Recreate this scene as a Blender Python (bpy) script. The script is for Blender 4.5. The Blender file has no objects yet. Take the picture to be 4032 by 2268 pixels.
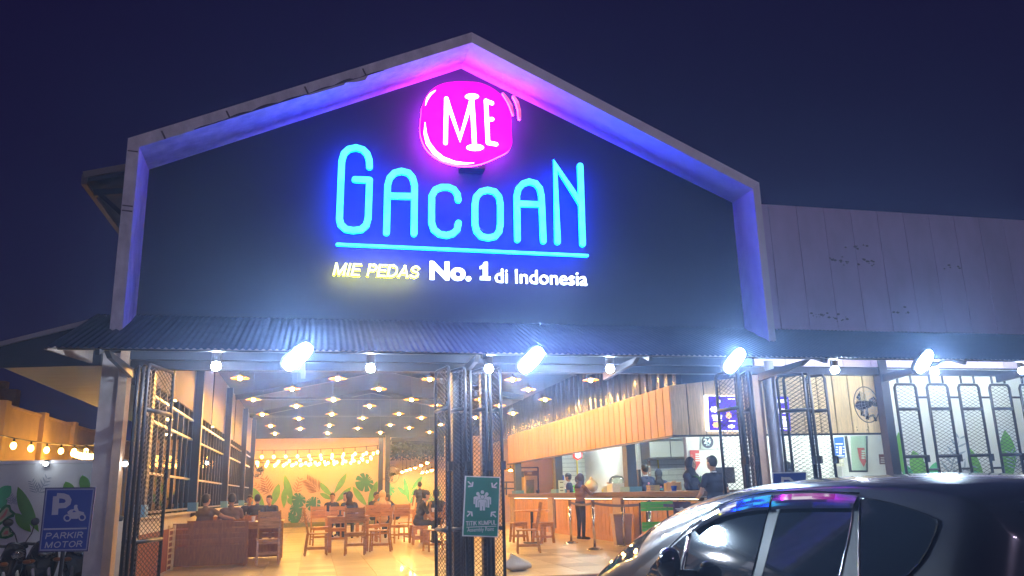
import bpy, bmesh, math, random
import numpy as np
from mathutils import Vector, Matrix
random.seed(7); np.random.seed(7)
sc = bpy.context.scene
COL = sc.collection
PI = math.pi
# ---------------------------------------------------------------- camera
F = 3184.65; YAW, PIT, ROL = math.radians(13.754), math.radians(14.139), math.radians(-1.5635)
_fw = Vector((math.sin(YAW)*math.cos(PIT), math.cos(YAW)*math.cos(PIT), math.sin(PIT)))
_r = Vector((math.cos(YAW), -math.sin(YAW), 0)); _u = _r.cross(_fw)
CR = math.cos(ROL)*_r + math.sin(ROL)*_u; CU = -math.sin(ROL)*_r + math.cos(ROL)*_u
CAM = Vector((0, 0, 1.2))
def P(px, py, **k):
    d = _fw*F + CR*(px-2016) - CU*(py-1134)
    (a, v), = k.items(); i = 'xyz'.index(a); t = (v-CAM[i])/d[i]
    return CAM + d*t
cd = bpy.data.cameras.new('camera'); cd.sensor_width = 36; cd.lens = 36*F/4032; cd.clip_start = .05; cd.clip_end = 1500
co = bpy.data.objects.new('camera', cd); COL.objects.link(co)
M3 = Matrix((CR, CU, -_fw)).transposed(); co.matrix_world = Matrix.Translation(CAM) @ M3.to_4x4()
sc.camera = co
# ---------------------------------------------------------------- world, night
w = bpy.data.worlds.new('World'); sc.world = w; w.use_nodes = True
nt = w.node_tree; bg = nt.nodes['Background']
sky = nt.nodes.new('ShaderNodeTexSky'); sky.sky_type = 'NISHITA'; sky.sun_disc = False
sky.sun_elevation = math.radians(-4); sky.sun_rotation = math.radians(200)
add = nt.nodes.new('ShaderNodeMix'); add.data_type = 'RGBA'; add.blend_type = 'ADD'; add.inputs[0].default_value = 1
nt.links.new(sky.outputs[0], add.inputs[6]); add.inputs[7].default_value = (.17, .1, .72, 1)
nt.links.new(add.outputs[2], bg.inputs[0]); bg.inputs[1].default_value = .038
sd = bpy.data.lights.new('moon', 'SUN'); sd.energy = .012; sd.angle = math.radians(.5); sd.color = (.8, .85, 1)
so = bpy.data.objects.new('moon', sd); COL.objects.link(so); so.rotation_euler = (math.radians(50), 0, math.radians(-20))
sc.view_settings.view_transform = 'Standard'; sc.view_settings.look = 'None'
sc.view_settings.exposure = 0; sc.view_settings.gamma = 1; sc.view_settings.use_curve_mapping = False
sc.render.engine = 'CYCLES'
cy = sc.cycles; cy.use_denoising = True; cy.max_bounces = 7; cy.diffuse_bounces = 3; cy.glossy_bounces = 3
cy.transparent_max_bounces = 24; cy.transmission_bounces = 4; cy.volume_bounces = 0; cy.caustics_reflective = False; cy.caustics_refractive = False
cy.sample_clamp_indirect = 4; cy.volume_step_rate = 1
try: cy.denoising_input_passes = 'RGB_ALBEDO_NORMAL'
except Exception: pass
GZ = -.42           # parking lot level; the restaurant floor is z = 0
# ---------------------------------------------------------------- materials
MATS = {}
def mat(name, col, rough=.6, metal=0., emit=None, es=0., var=0., scale=8., bump=0., coat=0., spec=None, stretch=None, col2=None, alpha=None):
    if name in MATS: return MATS[name]
    m = bpy.data.materials.new(name); m.use_nodes = True; n = m.node_tree.nodes; l = m.node_tree.links
    b = n['Principled BSDF']; b.inputs['Base Color'].default_value = (*col, 1)
    b.inputs['Roughness'].default_value = rough; b.inputs['Metallic'].default_value = metal
    if spec is not None: b.inputs['Specular IOR Level'].default_value = spec
    if coat: b.inputs['Coat Weight'].default_value = coat; b.inputs['Coat Roughness'].default_value = .03
    if emit: b.inputs['Emission Color'].default_value = (*emit, 1); b.inputs['Emission Strength'].default_value = es
    if alpha is not None: b.inputs['Alpha'].default_value = alpha
    if var or bump or col2:
        tc = n.new('ShaderNodeTexCoord'); mp = n.new('ShaderNodeMapping'); l.new(tc.outputs['Object'], mp.inputs[0])
        if stretch: mp.inputs['Scale'].default_value = stretch
        nz = n.new('ShaderNodeTexNoise'); nz.inputs['Scale'].default_value = scale; nz.inputs['Detail'].default_value = 6; nz.inputs['Roughness'].default_value = .62
        l.new(mp.outputs[0], nz.inputs[0])
        rp = n.new('ShaderNodeValToRGB'); rp.color_ramp.elements[0].position = .32; rp.color_ramp.elements[1].position = .7
        c2 = col2 if col2 else tuple(c*(1-var) for c in col)
        rp.color_ramp.elements[0].color = (*c2, 1); rp.color_ramp.elements[1].color = (*(min(1, c*(1+var*.35)) for c in col), 1)
        l.new(nz.outputs[0], rp.inputs[0])
        oi = n.new('ShaderNodeObjectInfo'); mr = n.new('ShaderNodeMapRange'); mr.inputs[3].default_value = 1-.35*max(var, .1); mr.inputs[4].default_value = 1.06
        l.new(oi.outputs['Random'], mr.inputs[0])
        hs = n.new('ShaderNodeHueSaturation'); l.new(mr.outputs[0], hs.inputs['Value']); l.new(rp.outputs[0], hs.inputs['Color'])
        l.new(hs.outputs[0], b.inputs['Base Color'])
        r2 = n.new('ShaderNodeMapRange'); r2.inputs[3].default_value = max(.02, rough*.8); r2.inputs[4].default_value = min(1, rough*1.25); l.new(nz.outputs[0], r2.inputs[0]); l.new(r2.outputs[0], b.inputs['Roughness'])
        if bump:
            bp = n.new('ShaderNodeBump'); bp.inputs['Strength'].default_value = bump; bp.inputs['Distance'].default_value = .01
            l.new(nz.outputs[0], bp.inputs['Height']); l.new(bp.outputs[0], b.inputs['Normal'])
    MATS[name] = m; return m
def glow(name, col, s, var=0, scale=20):
    if name in MATS: return MATS[name]
    m = bpy.data.materials.new(name); m.use_nodes = True; n = m.node_tree.nodes; n.clear(); l = m.node_tree.links
    e = n.new('ShaderNodeEmission'); e.inputs[0].default_value = (*col, 1); e.inputs[1].default_value = s
    o = n.new('ShaderNodeOutputMaterial'); l.new(e.outputs[0], o.inputs[0])
    if var:
        tc = n.new('ShaderNodeTexCoord'); nz = n.new('ShaderNodeTexNoise'); nz.inputs['Scale'].default_value = scale; nz.inputs['Detail'].default_value = 1
        l.new(tc.outputs['Object'], nz.inputs[0]); mr = n.new('ShaderNodeMapRange'); mr.inputs[1].default_value = .3; mr.inputs[2].default_value = .7; mr.inputs[3].default_value = s*(1-var); mr.inputs[4].default_value = s*(1+var)
        l.new(nz.outputs[0], mr.inputs[0]); l.new(mr.outputs[0], e.inputs[1])
    MATS[name] = m; return m
def glass(name, tint=(.8, .85, .9), rough=.02, mixv=.15):
    if name in MATS: return MATS[name]
    m = bpy.data.materials.new(name); m.use_nodes = True; n = m.node_tree.nodes; n.clear(); l = m.node_tree.links
    t = n.new('ShaderNodeBsdfTransparent'); t.inputs[0].default_value = (*tint, 1)
    g = n.new('ShaderNodeBsdfGlossy'); g.inputs['Roughness'].default_value = rough
    fr = n.new('ShaderNodeFresnel'); fr.inputs[0].default_value = 1.5
    ma = n.new('ShaderNodeMath'); ma.operation = 'MAXIMUM'; ma.inputs[1].default_value = mixv; l.new(fr.outputs[0], ma.inputs[0])
    x = n.new('ShaderNodeMixShader'); l.new(ma.outputs[0], x.inputs[0]); l.new(t.outputs[0], x.inputs[1]); l.new(g.outputs[0], x.inputs[2])
    o = n.new('ShaderNodeOutputMaterial'); l.new(x.outputs[0], o.inputs[0]); MATS[name] = m; return m
plaster = mat('white_plaster', (.84, .8, .84), .85, var=.12, scale=3, bump=.3)
plasterold = mat('stained_plaster', (.78, .74, .76), .9, var=.3, scale=5, bump=.5, stretch=(1, 1, .6))
charcoal = mat('charcoal_cladding', (.019, .026, .045), .6, var=.12, scale=2)
darkmetal = mat('black_painted_steel', (.022, .024, .03), .38, metal=.3, var=.2, scale=10)
zinc = mat('corrugated_steel', (.008, .011, .017), .5, spec=.25, metal=0., var=.3, scale=4)
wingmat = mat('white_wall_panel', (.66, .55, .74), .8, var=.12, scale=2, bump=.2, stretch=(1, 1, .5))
woodpl = mat('oak_plank', (.86, .62, .34), .5, var=.3, scale=5, bump=.15, stretch=(7, 7, .5))
woodpl2 = mat('orange_oak_plank', (.6, .3, .08), .5, var=.3, scale=5, bump=.15, stretch=(7, 7, .5))
teak = mat('varnished_teak', (.56, .26, .065), .28, var=.35, scale=6, bump=.1, stretch=(1, 1, 5), coat=.3)
teakd = mat('dark_varnished_teak', (.38, .15, .04), .33, var=.35, scale=6, bump=.1, stretch=(5, 1, 1), coat=.25)
woodtop = mat('brown_counter_wood', (.13, .065, .035), .35, var=.3, scale=5, stretch=(6, .6, 6))
cream = mat('cream_render', (.66, .45, .22), .85, var=.1, scale=1.5, bump=.2)
whitew = mat('white_wall_paint', (.72, .74, .74), .7, var=.06, scale=1.2)
tilew = mat('white_wall_tile', (.68, .73, .68), .18, var=.06, scale=2)
steel = mat('brushed_steel', (.55, .55, .53), .3, metal=.9, var=.1, scale=6)
chrome = mat('polished_chrome', (.8, .78, .75), .12, metal=1)
blackpl = mat('black_plastic', (.02, .02, .022), .4)
rubber = mat('black_rubber', (.015, .015, .016), .8)
concrete = mat('concrete_pier', (.36, .32, .27), .8, var=.25, scale=6, bump=.3)
# ---------------------------------------------------------------- mesh builder
class MB:
    def __init__(s): s.v = []; s.f = []; s.m = []; s.cm = 0
    def q(s, pts):
        i = len(s.v); s.v += [tuple(p) for p in pts]; s.f.append(tuple(range(i, i+len(pts)))); s.m.append(s.cm); return s
    def box(s, x0, x1, y0, y1, z0, z1):
        i = len(s.v); s.v += [(x0,y0,z0),(x1,y0,z0),(x1,y1,z0),(x0,y1,z0),(x0,y0,z1),(x1,y0,z1),(x1,y1,z1),(x0,y1,z1)]
        for f in ((0,3,2,1),(4,5,6,7),(0,1,5,4),(1,2,6,5),(2,3,7,6),(3,0,4,7)): s.f.append(tuple(i+k for k in f)); s.m.append(s.cm)
        return s
    def beam(s, a, b, w, h, up=(0, 0, 1)):
        a, b = Vector(a), Vector(b); d = (b-a).normalized(); up = Vector(up)
        if abs(d.dot(up)) > .98: up = Vector((0, 1, 0))
        r = d.cross(up).normalized()*w/2; u = r.cross(d).normalized()*h/2; i = len(s.v)
        for c in (a, b):
            for k in ((-1,-1),(1,-1),(1,1),(-1,1)): s.v.append(tuple(c+r*k[0]+u*k[1]))
        for f in ((3,2,1,0),(4,5,6,7),(0,1,5,4),(1,2,6,5),(2,3,7,6),(3,0,4,7)): s.f.append(tuple(i+k for k in f)); s.m.append(s.cm)
        return s
    def tube(s, pts, rad, n=8, caps=True, closed=False, flat=1.):
        pts = [Vector(p) for p in pts]; rad = rad if isinstance(rad, (list, tuple)) else [rad]*len(pts); L = len(pts); i0 = len(s.v); pr = None
        for k, p in enumerate(pts):
            if closed: d = (pts[(k+1) % L]-pts[k-1])
            else: d = pts[min(k+1, L-1)]-pts[max(k-1, 0)]
            d.normalize()
            if pr is None:
                pr = d.cross(Vector((0, 0, 1)) if abs(d.z) < .9 else Vector((1, 0, 0))).normalized()
            pr = (pr-d*pr.dot(d)).normalized(); q = d.cross(pr)
            for j in range(n):
                a = 2*PI*j/n; s.v.append(tuple(p+(pr*math.cos(a)+q*math.sin(a)*flat)*rad[k]))
        for k in range(L if closed else L-1):
            for j in range(n):
                a = i0+k*n; b = i0+((k+1) % L)*n; s.f.append((a+j, a+(j+1) % n, b+(j+1) % n, b+j)); s.m.append(s.cm)
        if caps and not closed:
            s.f.append(tuple(i0+j for j in range(n))[::-1]); s.m.append(s.cm)
            s.f.append(tuple(i0+(L-1)*n+j for j in range(n))); s.m.append(s.cm)
        return s
    def lathe(s, prof, c=(0, 0, 0), n=20, axis='z'):
        i0 = len(s.v); L = len(prof)
        for r, z in prof:
            for j in range(n):
                a = 2*PI*j/n; x, y = r*math.cos(a), r*math.sin(a)
                p = (x, y, z) if axis == 'z' else ((x, z, y) if axis == 'y' else (z, x, y))
                s.v.append((c[0]+p[0], c[1]+p[1], c[2]+p[2]))
        for k in range(L-1):
            for j in range(n): s.f.append((i0+k*n+j, i0+k*n+(j+1) % n, i0+(k+1)*n+(j+1) % n, i0+(k+1)*n+j)); s.m.append(s.cm)
        return s
    def ball(s, c, r, n=10, m=7, sc_=(1, 1, 1)):
        return s.ell(c, (r*sc_[0], r*sc_[1], r*sc_[2]), n, m)
    def ell(s, c, r, n=12, m=8, rot=None):
        i0 = len(s.v); c = Vector(c)
        def pt(v):
            v = Vector((v[0]*r[0], v[1]*r[1], v[2]*r[2])); 
            if rot: v = rot @ v
            return tuple(c+v)
        s.v.append(pt((0, 0, 1)))
        for k in range(1, m):
            t = PI*k/m
            for j in range(n): a = 2*PI*j/n; s.v.append(pt((math.sin(t)*math.cos(a), math.sin(t)*math.sin(a), math.cos(t))))
        s.v.append(pt((0, 0, -1))); e = len(s.v)-1
        for j in range(n): s.f.append((i0, i0+1+j, i0+1+(j+1) % n)); s.m.append(s.cm)
        for k in range(m-2):
            a = i0+1+k*n
            for j in range(n): s.f.append((a+j, a+n+j, a+n+(j+1) % n, a+(j+1) % n)); s.m.append(s.cm)
        a = i0+1+(m-2)*n
        for j in range(n): s.f.append((e, a+(j+1) % n, a+j)); s.m.append(s.cm)
        return s
    def prism(s, poly, y0, y1, axis='y'):      # poly in (x,z) extruded along y (or in (y,z) along x, or (x,y) along z)
        f = {'y': lambda a, b, t: (a, t, b), 'x': lambda a, b, t: (t, a, b), 'z': lambda a, b, t: (a, b, t)}[axis]
        n = len(poly); i = len(s.v)
        s.v += [f(a, b, y0) for a, b in poly]+[f(a, b, y1) for a, b in poly]
        s.f.append(tuple(i+k for k in range(n))); s.m.append(s.cm); s.f.append(tuple(i+n+k for k in range(n))[::-1]); s.m.append(s.cm)
        for k in range(n): s.f.append((i+k, i+n+k, i+n+(k+1) % n, i+(k+1) % n)); s.m.append(s.cm)
        return s
    def build(s, name, mats, parent=None, world=True, smooth=False, bevel=0, kind=None, recalc=True):
        me = bpy.data.meshes.new(name); off = Vector((0, 0, 0))
        if parent is not None and world:
            p = parent
            while p is not None: off += p.location; p = p.parent
        vs = s.v if off.length == 0 else [(a-off.x, b-off.y, c-off.z) for a, b, c in s.v]
        me.from_pydata(vs, [], s.f)
        for m in (mats if isinstance(mats, (list, tuple)) else [mats]): me.materials.append(m)
        if s.m and max(s.m) > 0: me.polygons.foreach_set('material_index', s.m)
        if recalc:
            bm = bmesh.new(); bm.from_mesh(me); bmesh.ops.recalc_face_normals(bm, faces=bm.faces)
            if bevel:
                bmesh.ops.remove_doubles(bm, verts=bm.verts, dist=1e-5)
                es = [e for e in bm.edges if len(e.link_faces) == 2 and e.calc_face_angle(0) > .5]
                bmesh.ops.bevel(bm, geom=es, offset=bevel, segments=2, profile=.5, affect='EDGES')
            bm.to_mesh(me); bm.free()
        if smooth: me.polygons.foreach_set('use_smooth', [True]*len(me.polygons))
        o = bpy.data.objects.new(name, me); COL.objects.link(o)
        if parent is not None: o.parent = parent
        if kind: o['kind'] = kind
        return o
def tag(o, label=None, cat=None, group=None, kind=None):
    if label: o['label'] = label
    if cat: o['category'] = cat
    if group: o['group'] = group
    if kind: o['kind'] = kind
    return o
def thing(name, label, cat, loc=(0, 0, 0), rz=0, group=None, kind=None):
    o = bpy.data.objects.new(name, None); COL.objects.link(o); o.location = loc; o.rotation_euler = (0, 0, rz); o.empty_display_size = .1
    return tag(o, label, cat, group, kind)
def dup(root, loc=None, rz=None, label=None, group=None):
    r = root.copy(); COL.objects.link(r)
    if loc is not None: r.location = loc
    if rz is not None: r.rotation_euler = (0, 0, rz)
    if label: r['label'] = label
    if group: r['group'] = group
    for ch in list(root.children):
        c = ch.copy(); COL.objects.link(c); c.parent = r
        for g in ch.children: d = g.copy(); COL.objects.link(d); d.parent = c
    return r
def piece(o, parent, loc=(0, 0, 0), rot=None):       # another object sharing o's mesh
    c = o.copy(); COL.objects.link(c); c.parent = parent; c.location = loc
    if rot: c.rotation_euler = rot
    return c
def text(name, body, x0, x1, z0, z1, y, m, parent, thick=.004, bold=0., shear=0., fit=True, axis='y', spacing=1.):
    cu = bpy.data.curves.new(name, 'FONT'); cu.body = body; cu.size = 1; cu.extrude = .02; cu.offset = bold; cu.shear = shear; cu.resolution_u = 3; cu.space_character = spacing
    t = bpy.data.objects.new('t', cu); COL.objects.link(t); dg = bpy.context.evaluated_depsgraph_get()
    me = bpy.data.meshes.new_from_object(t.evaluated_get(dg)); bpy.data.objects.remove(t); bpy.data.curves.remove(cu)
    n = len(me.vertices); c = np.empty(n*3, 'f'); me.vertices.foreach_get('co', c); c = c.reshape(-1, 3)
    mn, mx = c.min(0), c.max(0); off = Vector((0, 0, 0)); p = parent
    while p is not None: off += p.location; p = p.parent
    X = x0+(c[:, 0]-mn[0])/(mx[0]-mn[0])*(x1-x0); Z = z0+(c[:, 1]-mn[1])/(mx[1]-mn[1])*(z1-z0)
    Y = np.where(c[:, 2] > 0, y-thick, y)
    o3 = np.stack([X-off.x, Y-off.y, Z-off.z], 1).astype('f'); me.vertices.foreach_set('co', o3.ravel()); me.update()
    me.materials.clear()
    for k in (m if isinstance(m, (list, tuple)) else [m]): me.materials.append(k)
    if isinstance(m, (list, tuple)):
        idx = [0 if abs(pp.normal.y) > .7 else 1 for pp in me.polygons]; me.polygons.foreach_set('material_index', idx)
    else: me.polygons.foreach_set('material_index', [0]*len(me.polygons))
    me.name = name; o = bpy.data.objects.new(name, me); COL.objects.link(o); o.parent = parent; return o
def plate(mb, pts, y, t):       # flat outline in (x,z): front at y-t, back at y
    return mb.prism(pts, y-t, y)
def ribbon(mb, pts, w, y, t, caps=(1, 1), closed=False, side=1):
    """stroke with round ends in the x-z plane; front face material 0, rim material `side`"""
    pts = [Vector((p[0], p[1])) for p in pts]; L = len(pts); lf, rt = [], []
    ws = w if isinstance(w, (list, tuple)) else [w]*L
    for k, p in enumerate(pts):
        a = pts[k-1] if (k > 0 or closed) else None; b = pts[(k+1) % L] if (k < L-1 or closed) else None
        d1 = (p-a).normalized() if a is not None else None; d2 = (b-p).normalized() if b is not None else None
        d = d1 if d2 is None else (d2 if d1 is None else (d1+d2).normalized()); n = Vector((-d.y, d.x))
        m = 1 if (d1 is None or d2 is None) else 1/max(.5, n.dot(Vector((-d1.y, d1.x))))
        lf.append(p+n*ws[k]/2*m); rt.append(p-n*ws[k]/2*m)
    if closed:
        for a, b in ((lf, rt),):
            for k in range(L):
                k2 = (k+1) % L; A, B, C_, D = lf[k], lf[k2], rt[k2], rt[k]
                mb.cm = 0; mb.q([(A.x, y-t, A.y), (B.x, y-t, B.y), (C_.x, y-t, C_.y), (D.x, y-t, D.y)])
                mb.cm = side; mb.q([(A.x, y, A.y), (B.x, y, B.y), (B.x, y-t, B.y), (A.x, y-t, A.y)]); mb.q([(D.x, y, D.y), (C_.x, y, C_.y), (C_.x, y-t, C_.y), (D.x, y-t, D.y)])
                mb.q([(A.x, y, A.y), (B.x, y, B.y), (C_.x, y, C_.y), (D.x, y, D.y)])
        return
    def cap(p, d, r, on):
        if not on: return []
        n = Vector((-d.y, d.x)); return [p+(n*math.cos(t_)+d*math.sin(t_))*r for t_ in [PI*j/8 for j in range(1, 8)]]
    de = (pts[-1]-pts[-2]).normalized(); ds = (pts[0]-pts[1]).normalized()
    ec = cap(pts[-1], de, ws[-1]/2, caps[1]); scp = cap(pts[0], ds, ws[0]/2, caps[0])
    for k in range(L-1):
        A, B, C_, D = lf[k], lf[k+1], rt[k+1], rt[k]
        mb.cm = 0; mb.q([(A.x, y-t, A.y), (B.x, y-t, B.y), (C_.x, y-t, C_.y), (D.x, y-t, D.y)])
        mb.cm = side; mb.q([(A.x, y, A.y), (B.x, y, B.y), (C_.x, y, C_.y), (D.x, y, D.y)])
        mb.q([(A.x, y, A.y), (B.x, y, B.y), (B.x, y-t, B.y), (A.x, y-t, A.y)]); mb.q([(D.x, y, D.y), (C_.x, y, C_.y), (C_.x, y-t, C_.y), (D.x, y-t, D.y)])
    for c, ends in ((ec, (lf[-1], rt[-1])), (scp, (rt[0], lf[0]))):
        if not c: continue
        ring = [ends[0]]+c+[ends[1]]
        mb.cm = 0; mb.q([(p.x, y-t, p.y) for p in ring]); mb.cm = side; mb.q([(p.x, y, p.y) for p in ring])
        for a, b in zip(ring[:-1], ring[1:]): mb.q([(a.x, y, a.y), (b.x, y, b.y), (b.x, y-t, b.y), (a.x, y-t, a.y)])
    mb.cm = 0
def xz(px, py, y): p = P(px, py, y=y); return (p.x, p.z)
ORD = ['first', 'second', 'third', 'fourth', 'fifth', 'sixth', 'seventh', 'eighth', 'ninth', 'tenth', 'eleventh', 'twelfth']
exec_parts = []
# ================================================================ GROUND AND FLOOR
def sheet(name, x0, x1, y0, y1, z0, z1, m, **k):
    o = MB().box(x0, x1, y0, y1, z0, z1).build(name, m, None); o['kind'] = 'structure'; return o
asph = mat('worn_concrete_lot', (.16, .15, .14), .8, var=.35, scale=1.5, bump=.4)
MB().q([(-300, -300, GZ), (300, -300, GZ), (300, 600, GZ), (-300, 600, GZ)]).build('ground', asph)['kind'] = 'structure'
grout = mat('floor_bed', (.3, .25, .19), .7)
floor = sheet('floor', -2.65, 17, 11.86, 45, GZ+.01, -.012, grout)
tl = [mat('beige_floor_tile', (.64, .53, .39), .34, var=.22, scale=3, bump=.05, coat=.12, stretch=(1, 2.2, 1)),
      mat('tan_floor_tile', (.56, .45, .32), .34, var=.25, scale=3, bump=.05, coat=.12, stretch=(2.2, 1, 1)),
      mat('grey_brown_floor_tile', (.38, .31, .24), .36, var=.25, scale=4, bump=.05, coat=.1)]
TS = .6
tm = []
for k in range(3):
    b = MB().box(-TS/2+.003, TS/2-.003, -TS/2+.003, TS/2-.003, -.012, 0)
    o = b.build('floor_tile', tl[k], None, bevel=0); tm.append(o)
cells = [(x, y) for y in range(40) for x in range(32) if -2.6+TS*(x+1) <= 17 and 12.0+TS*(y+1) <= 37]
cells.sort(key=lambda c: (c[1], abs(c[0]-6)))
near, far = cells[:290], cells[290:]
for i, (cx, cy_) in enumerate(near):
    k = random.choices((0, 1, 2), (.62, .3, .08))[0]
    c = tm[k].copy(); COL.objects.link(c); c.parent = floor; c.location = (-2.6+TS*(cx+.5), 12.0+TS*(cy_+.5), 0); c.rotation_euler = (0, 0, random.choice((0, PI)))
for o in tm: bpy.data.objects.remove(o)
mb = MB()
for cx, cy_ in far:
    mb.cm = random.choices((0, 1, 2), (.66, .28, .06))[0]; x, y = -2.6+TS*(cx+.5), 12.0+TS*(cy_+.5); h = TS/2-.003
    mb.q([(x-h, y-h, 0), (x+h, y-h, 0), (x+h, y+h, 0), (x-h, y+h, 0)])
mb.build('floor_tile', tl, floor, kind='stuff')
step = mat('brown_step_stone', (.22, .11, .06), .5, var=.2)
MB().box(-2.65, 17, 11.5, 11.855, GZ+.005, -.06).build('entrance_step', step)['kind'] = 'structure'
MB().box(-2.65, 17, 11.845, 11.995, -.055, .002).build('entrance_kerb', step)['kind'] = 'structure'

# ================================================================ BUILDING SHELL
bld = thing('restaurant_building', 'gabled restaurant hall with charcoal front wall framed by a pale pentagonal surround', 'building', (2.15, 12, 0))
# gable wall (opening below z = 3.05)
gw = [(-2.62, 3.12), (7.0, 3.12), (7.0, 5.98), (2.15, 8.12), (-2.62, 5.98)]
mb = MB(); mb.prism(gw, 12.0, 12.15)
mb.build('gable_wall', charcoal, bld)
# pentagonal surround: outer and inner outline at front (y=11) and back
fo = [(-2.59, 3.3), (-2.59, 5.97), (2.16, 8.13), (6.86, 5.95), (6.86, 3.3)]
fi = [(-2.44, 3.3), (-2.44, 5.85), (2.155, 7.95), (6.74, 5.83), (6.74, 3.3)]
bi = [(-2.5, 3.3), (-2.5, 5.93), (2.17, 8.06), (6.92, 5.97), (6.92, 3.3)]
bo = [(-2.66, 3.3), (-2.66, 6.05), (2.16, 8.22), (7.02, 6.05), (7.02, 3.3)]
for k in range(4):
    mb = MB(); a = [(*fo[k],), (*fo[k+1],)]
    A, B = fo[k], fo[k+1]; Cc, D = fi[k], fi[k+1]; E_, F_ = bi[k], bi[k+1]; G, H = bo[k], bo[k+1]
    v = [(A[0], 11.0, A[1]), (B[0], 11.0, B[1]), (D[0], 11.0, D[1]), (Cc[0], 11.0, Cc[1]), (G[0], 12.0, G[1]), (H[0], 12.0, H[1]), (F_[0], 12.0, F_[1]), (E_[0], 12.0, E_[1])]
    i = 0; mb.v = v; mb.f = [(0, 1, 2, 3), (3, 2, 6, 7), (1, 0, 4, 5), (0, 3, 7, 4), (1, 5, 6, 2), (4, 7, 6, 5)]; mb.m = [0]*6
    mb.build('surround_beam' if k in (1, 2) else 'surround_pier', plasterold if k < 2 else plaster, bld)
# joint lines and peeling edge on the left slope
dk = mat('damp_stain', (.12, .1, .11), .9)
mb = MB()
d = Vector((2.16+2.59, 0, 8.13-5.97)).normalized(); n_ = Vector((-d.z, 0, d.x))
prev = None
for k in range(60):
    t = .75+k*.048; wv = .012+.035*abs(math.sin(k*.37)*math.cos(k*.11+1))*(1 if t < 3.1 else .4)
    p = Vector((-2.44, 0, 5.85))+d*t*1.0; p.y = 10.996
    q = p+n_*wv
    if prev: mb.q([prev[0], p, q, prev[1]])
    prev = (p, q)
for t in (.35, 1.25, 2.4, 3.3):
    p = Vector((-2.44, 0, 5.85))+d*t; p.y = 10.9965; mb.q([p+d*-.012, p+d*.012, p+d*.008+n_*.13, p+d*-.016+n_*.13])
for z in (5.78, 5.0, 4.93): mb.q([(-2.58, 10.9965, z), (-2.45, 10.9965, z-.01), (-2.45, 10.9965, z+.01), (-2.58, 10.9965, z+.018)])
mb.build('stain', dk, bld, kind='stuff')
flap = MB(); p = Vector((-2.44, 10.99, 5.85))+d*2.98
flap.q([p, p+d*.35, p+d*.3+Vector((0, -.05, -.09)), p+d*.12+Vector((0, -.03, -.06))]).q([p+d*-.6, p+d*-.02, p+d*-.03+Vector((0, -.03, -.05)), p+d*-.6+Vector((0, -.02, -.035))])
flap.build('peeling_strip', plaster, bld)
# wing wall to the right: separate panels
gap = mat('panel_joint', (.08, .07, .08), .9)
MB().box(7.03, 16.6, 12.06, 12.2, 3.12, 5.97).build('wing_wall', gap, bld)
wx = [7.035]+[7.61+.55*k for k in range(17)]
dirt = mat('mould_mark', (.3, .26, .31), .9)
for a, b in zip(wx[:-1], wx[1:]):
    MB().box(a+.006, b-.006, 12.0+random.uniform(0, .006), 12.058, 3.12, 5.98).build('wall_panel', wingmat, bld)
random.seed(11); mb = MB()
for cx, cz, sx, n in ((8.9, 5.0, .3, 14), (9.5, 4.98, .3, 12), (9.35, 5.3, .25, 6), (8.4, 4.0, .3, 14), (8.75, 3.95, .2, 8), (10.0, 4.1, .2, 6), (11.2, 5.0, .3, 6)):
    for k in range(n):
        x, z, r = random.gauss(cx, sx*.4), random.gauss(cz, .035), random.uniform(.006, .026)
        mb.q([(x+r*1.6*math.cos(t)*random.uniform(.6, 1.1), 11.9935-.0001*k, z+r*math.sin(t)*random.uniform(.6, 1)) for t in [2*PI*j/7 for j in range(7)]])
mb.build('mould_patch', dirt, bld, kind='stuff')
# main roof
rm = mat('roof_sheet', (.07, .07, .08), .5, metal=.4, var=.2)
mb = MB()
mb.prism([(-3.62, 6.13), (2.15, 7.8), (7.0, 6.2), (7.0, 6.12), (2.15, 7.72), (-3.6, 6.05)], 13.0, 36.4)
mb.build('roof', rm, bld)
MB().box(-3.66, -3.58, 12.96, 36.4, 6.0, 6.17).build('gutter', mat('painted_gutter', (.12, .09, .08), .5), bld)
MB().beam((-3.64, 12.98, 6.16), (2.15, 12.98, 7.83), .05, .1, up=(0, 0, 1)).build('barge_board', mat('pale_barge_board', (.2, .15, .11), .5), bld)
for y in (13.3, 15.3, 17.3, 19.3): MB().beam((-2.72, y, 5.3), (-3.5, y, 6.0), .07, .07).beam((-2.72, y, 6.1), (-3.55, y, 5.98), .08, .1).build('eave_bracket', darkmetal, bld)
MB().box(-2.66, -2.56, 12.16, 34.7, 4.42, 6.25).build('upper_side_wall', plaster, bld)
# dark ceiling with purlins and roof lining
lin = mat('dark_ceiling_lining', (.007, .009, .014), .8, var=.2)
mb = MB(); mb.prism([(-2.55, 4.42), (2.15, 5.4), (7.0, 4.42), (13, 4.1), (13, 4.16), (7.0, 4.5), (2.15, 5.48), (-2.55, 4.5)], 12.16, 34.9)
mb.build('ceiling', lin, bld)
for y in (15.5, 21, 27, 33):
    mb = MB(); mb.beam((-2.5, y, 4.32), (2.15, y, 5.28), .08, .16).beam((2.15, y, 5.28), (6.9, y, 4.32), .08, .16).beam((-2.5, y, 4.3), (6.9, y, 4.3), .05, .07)
    mb.build('truss', darkmetal, bld)
# end beam / dark apron at the back of the hall
MB().box(-2.5, 12.9, 34.7, 34.85, 3.56, 5.6).build('end_beam', lin, bld)
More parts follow.
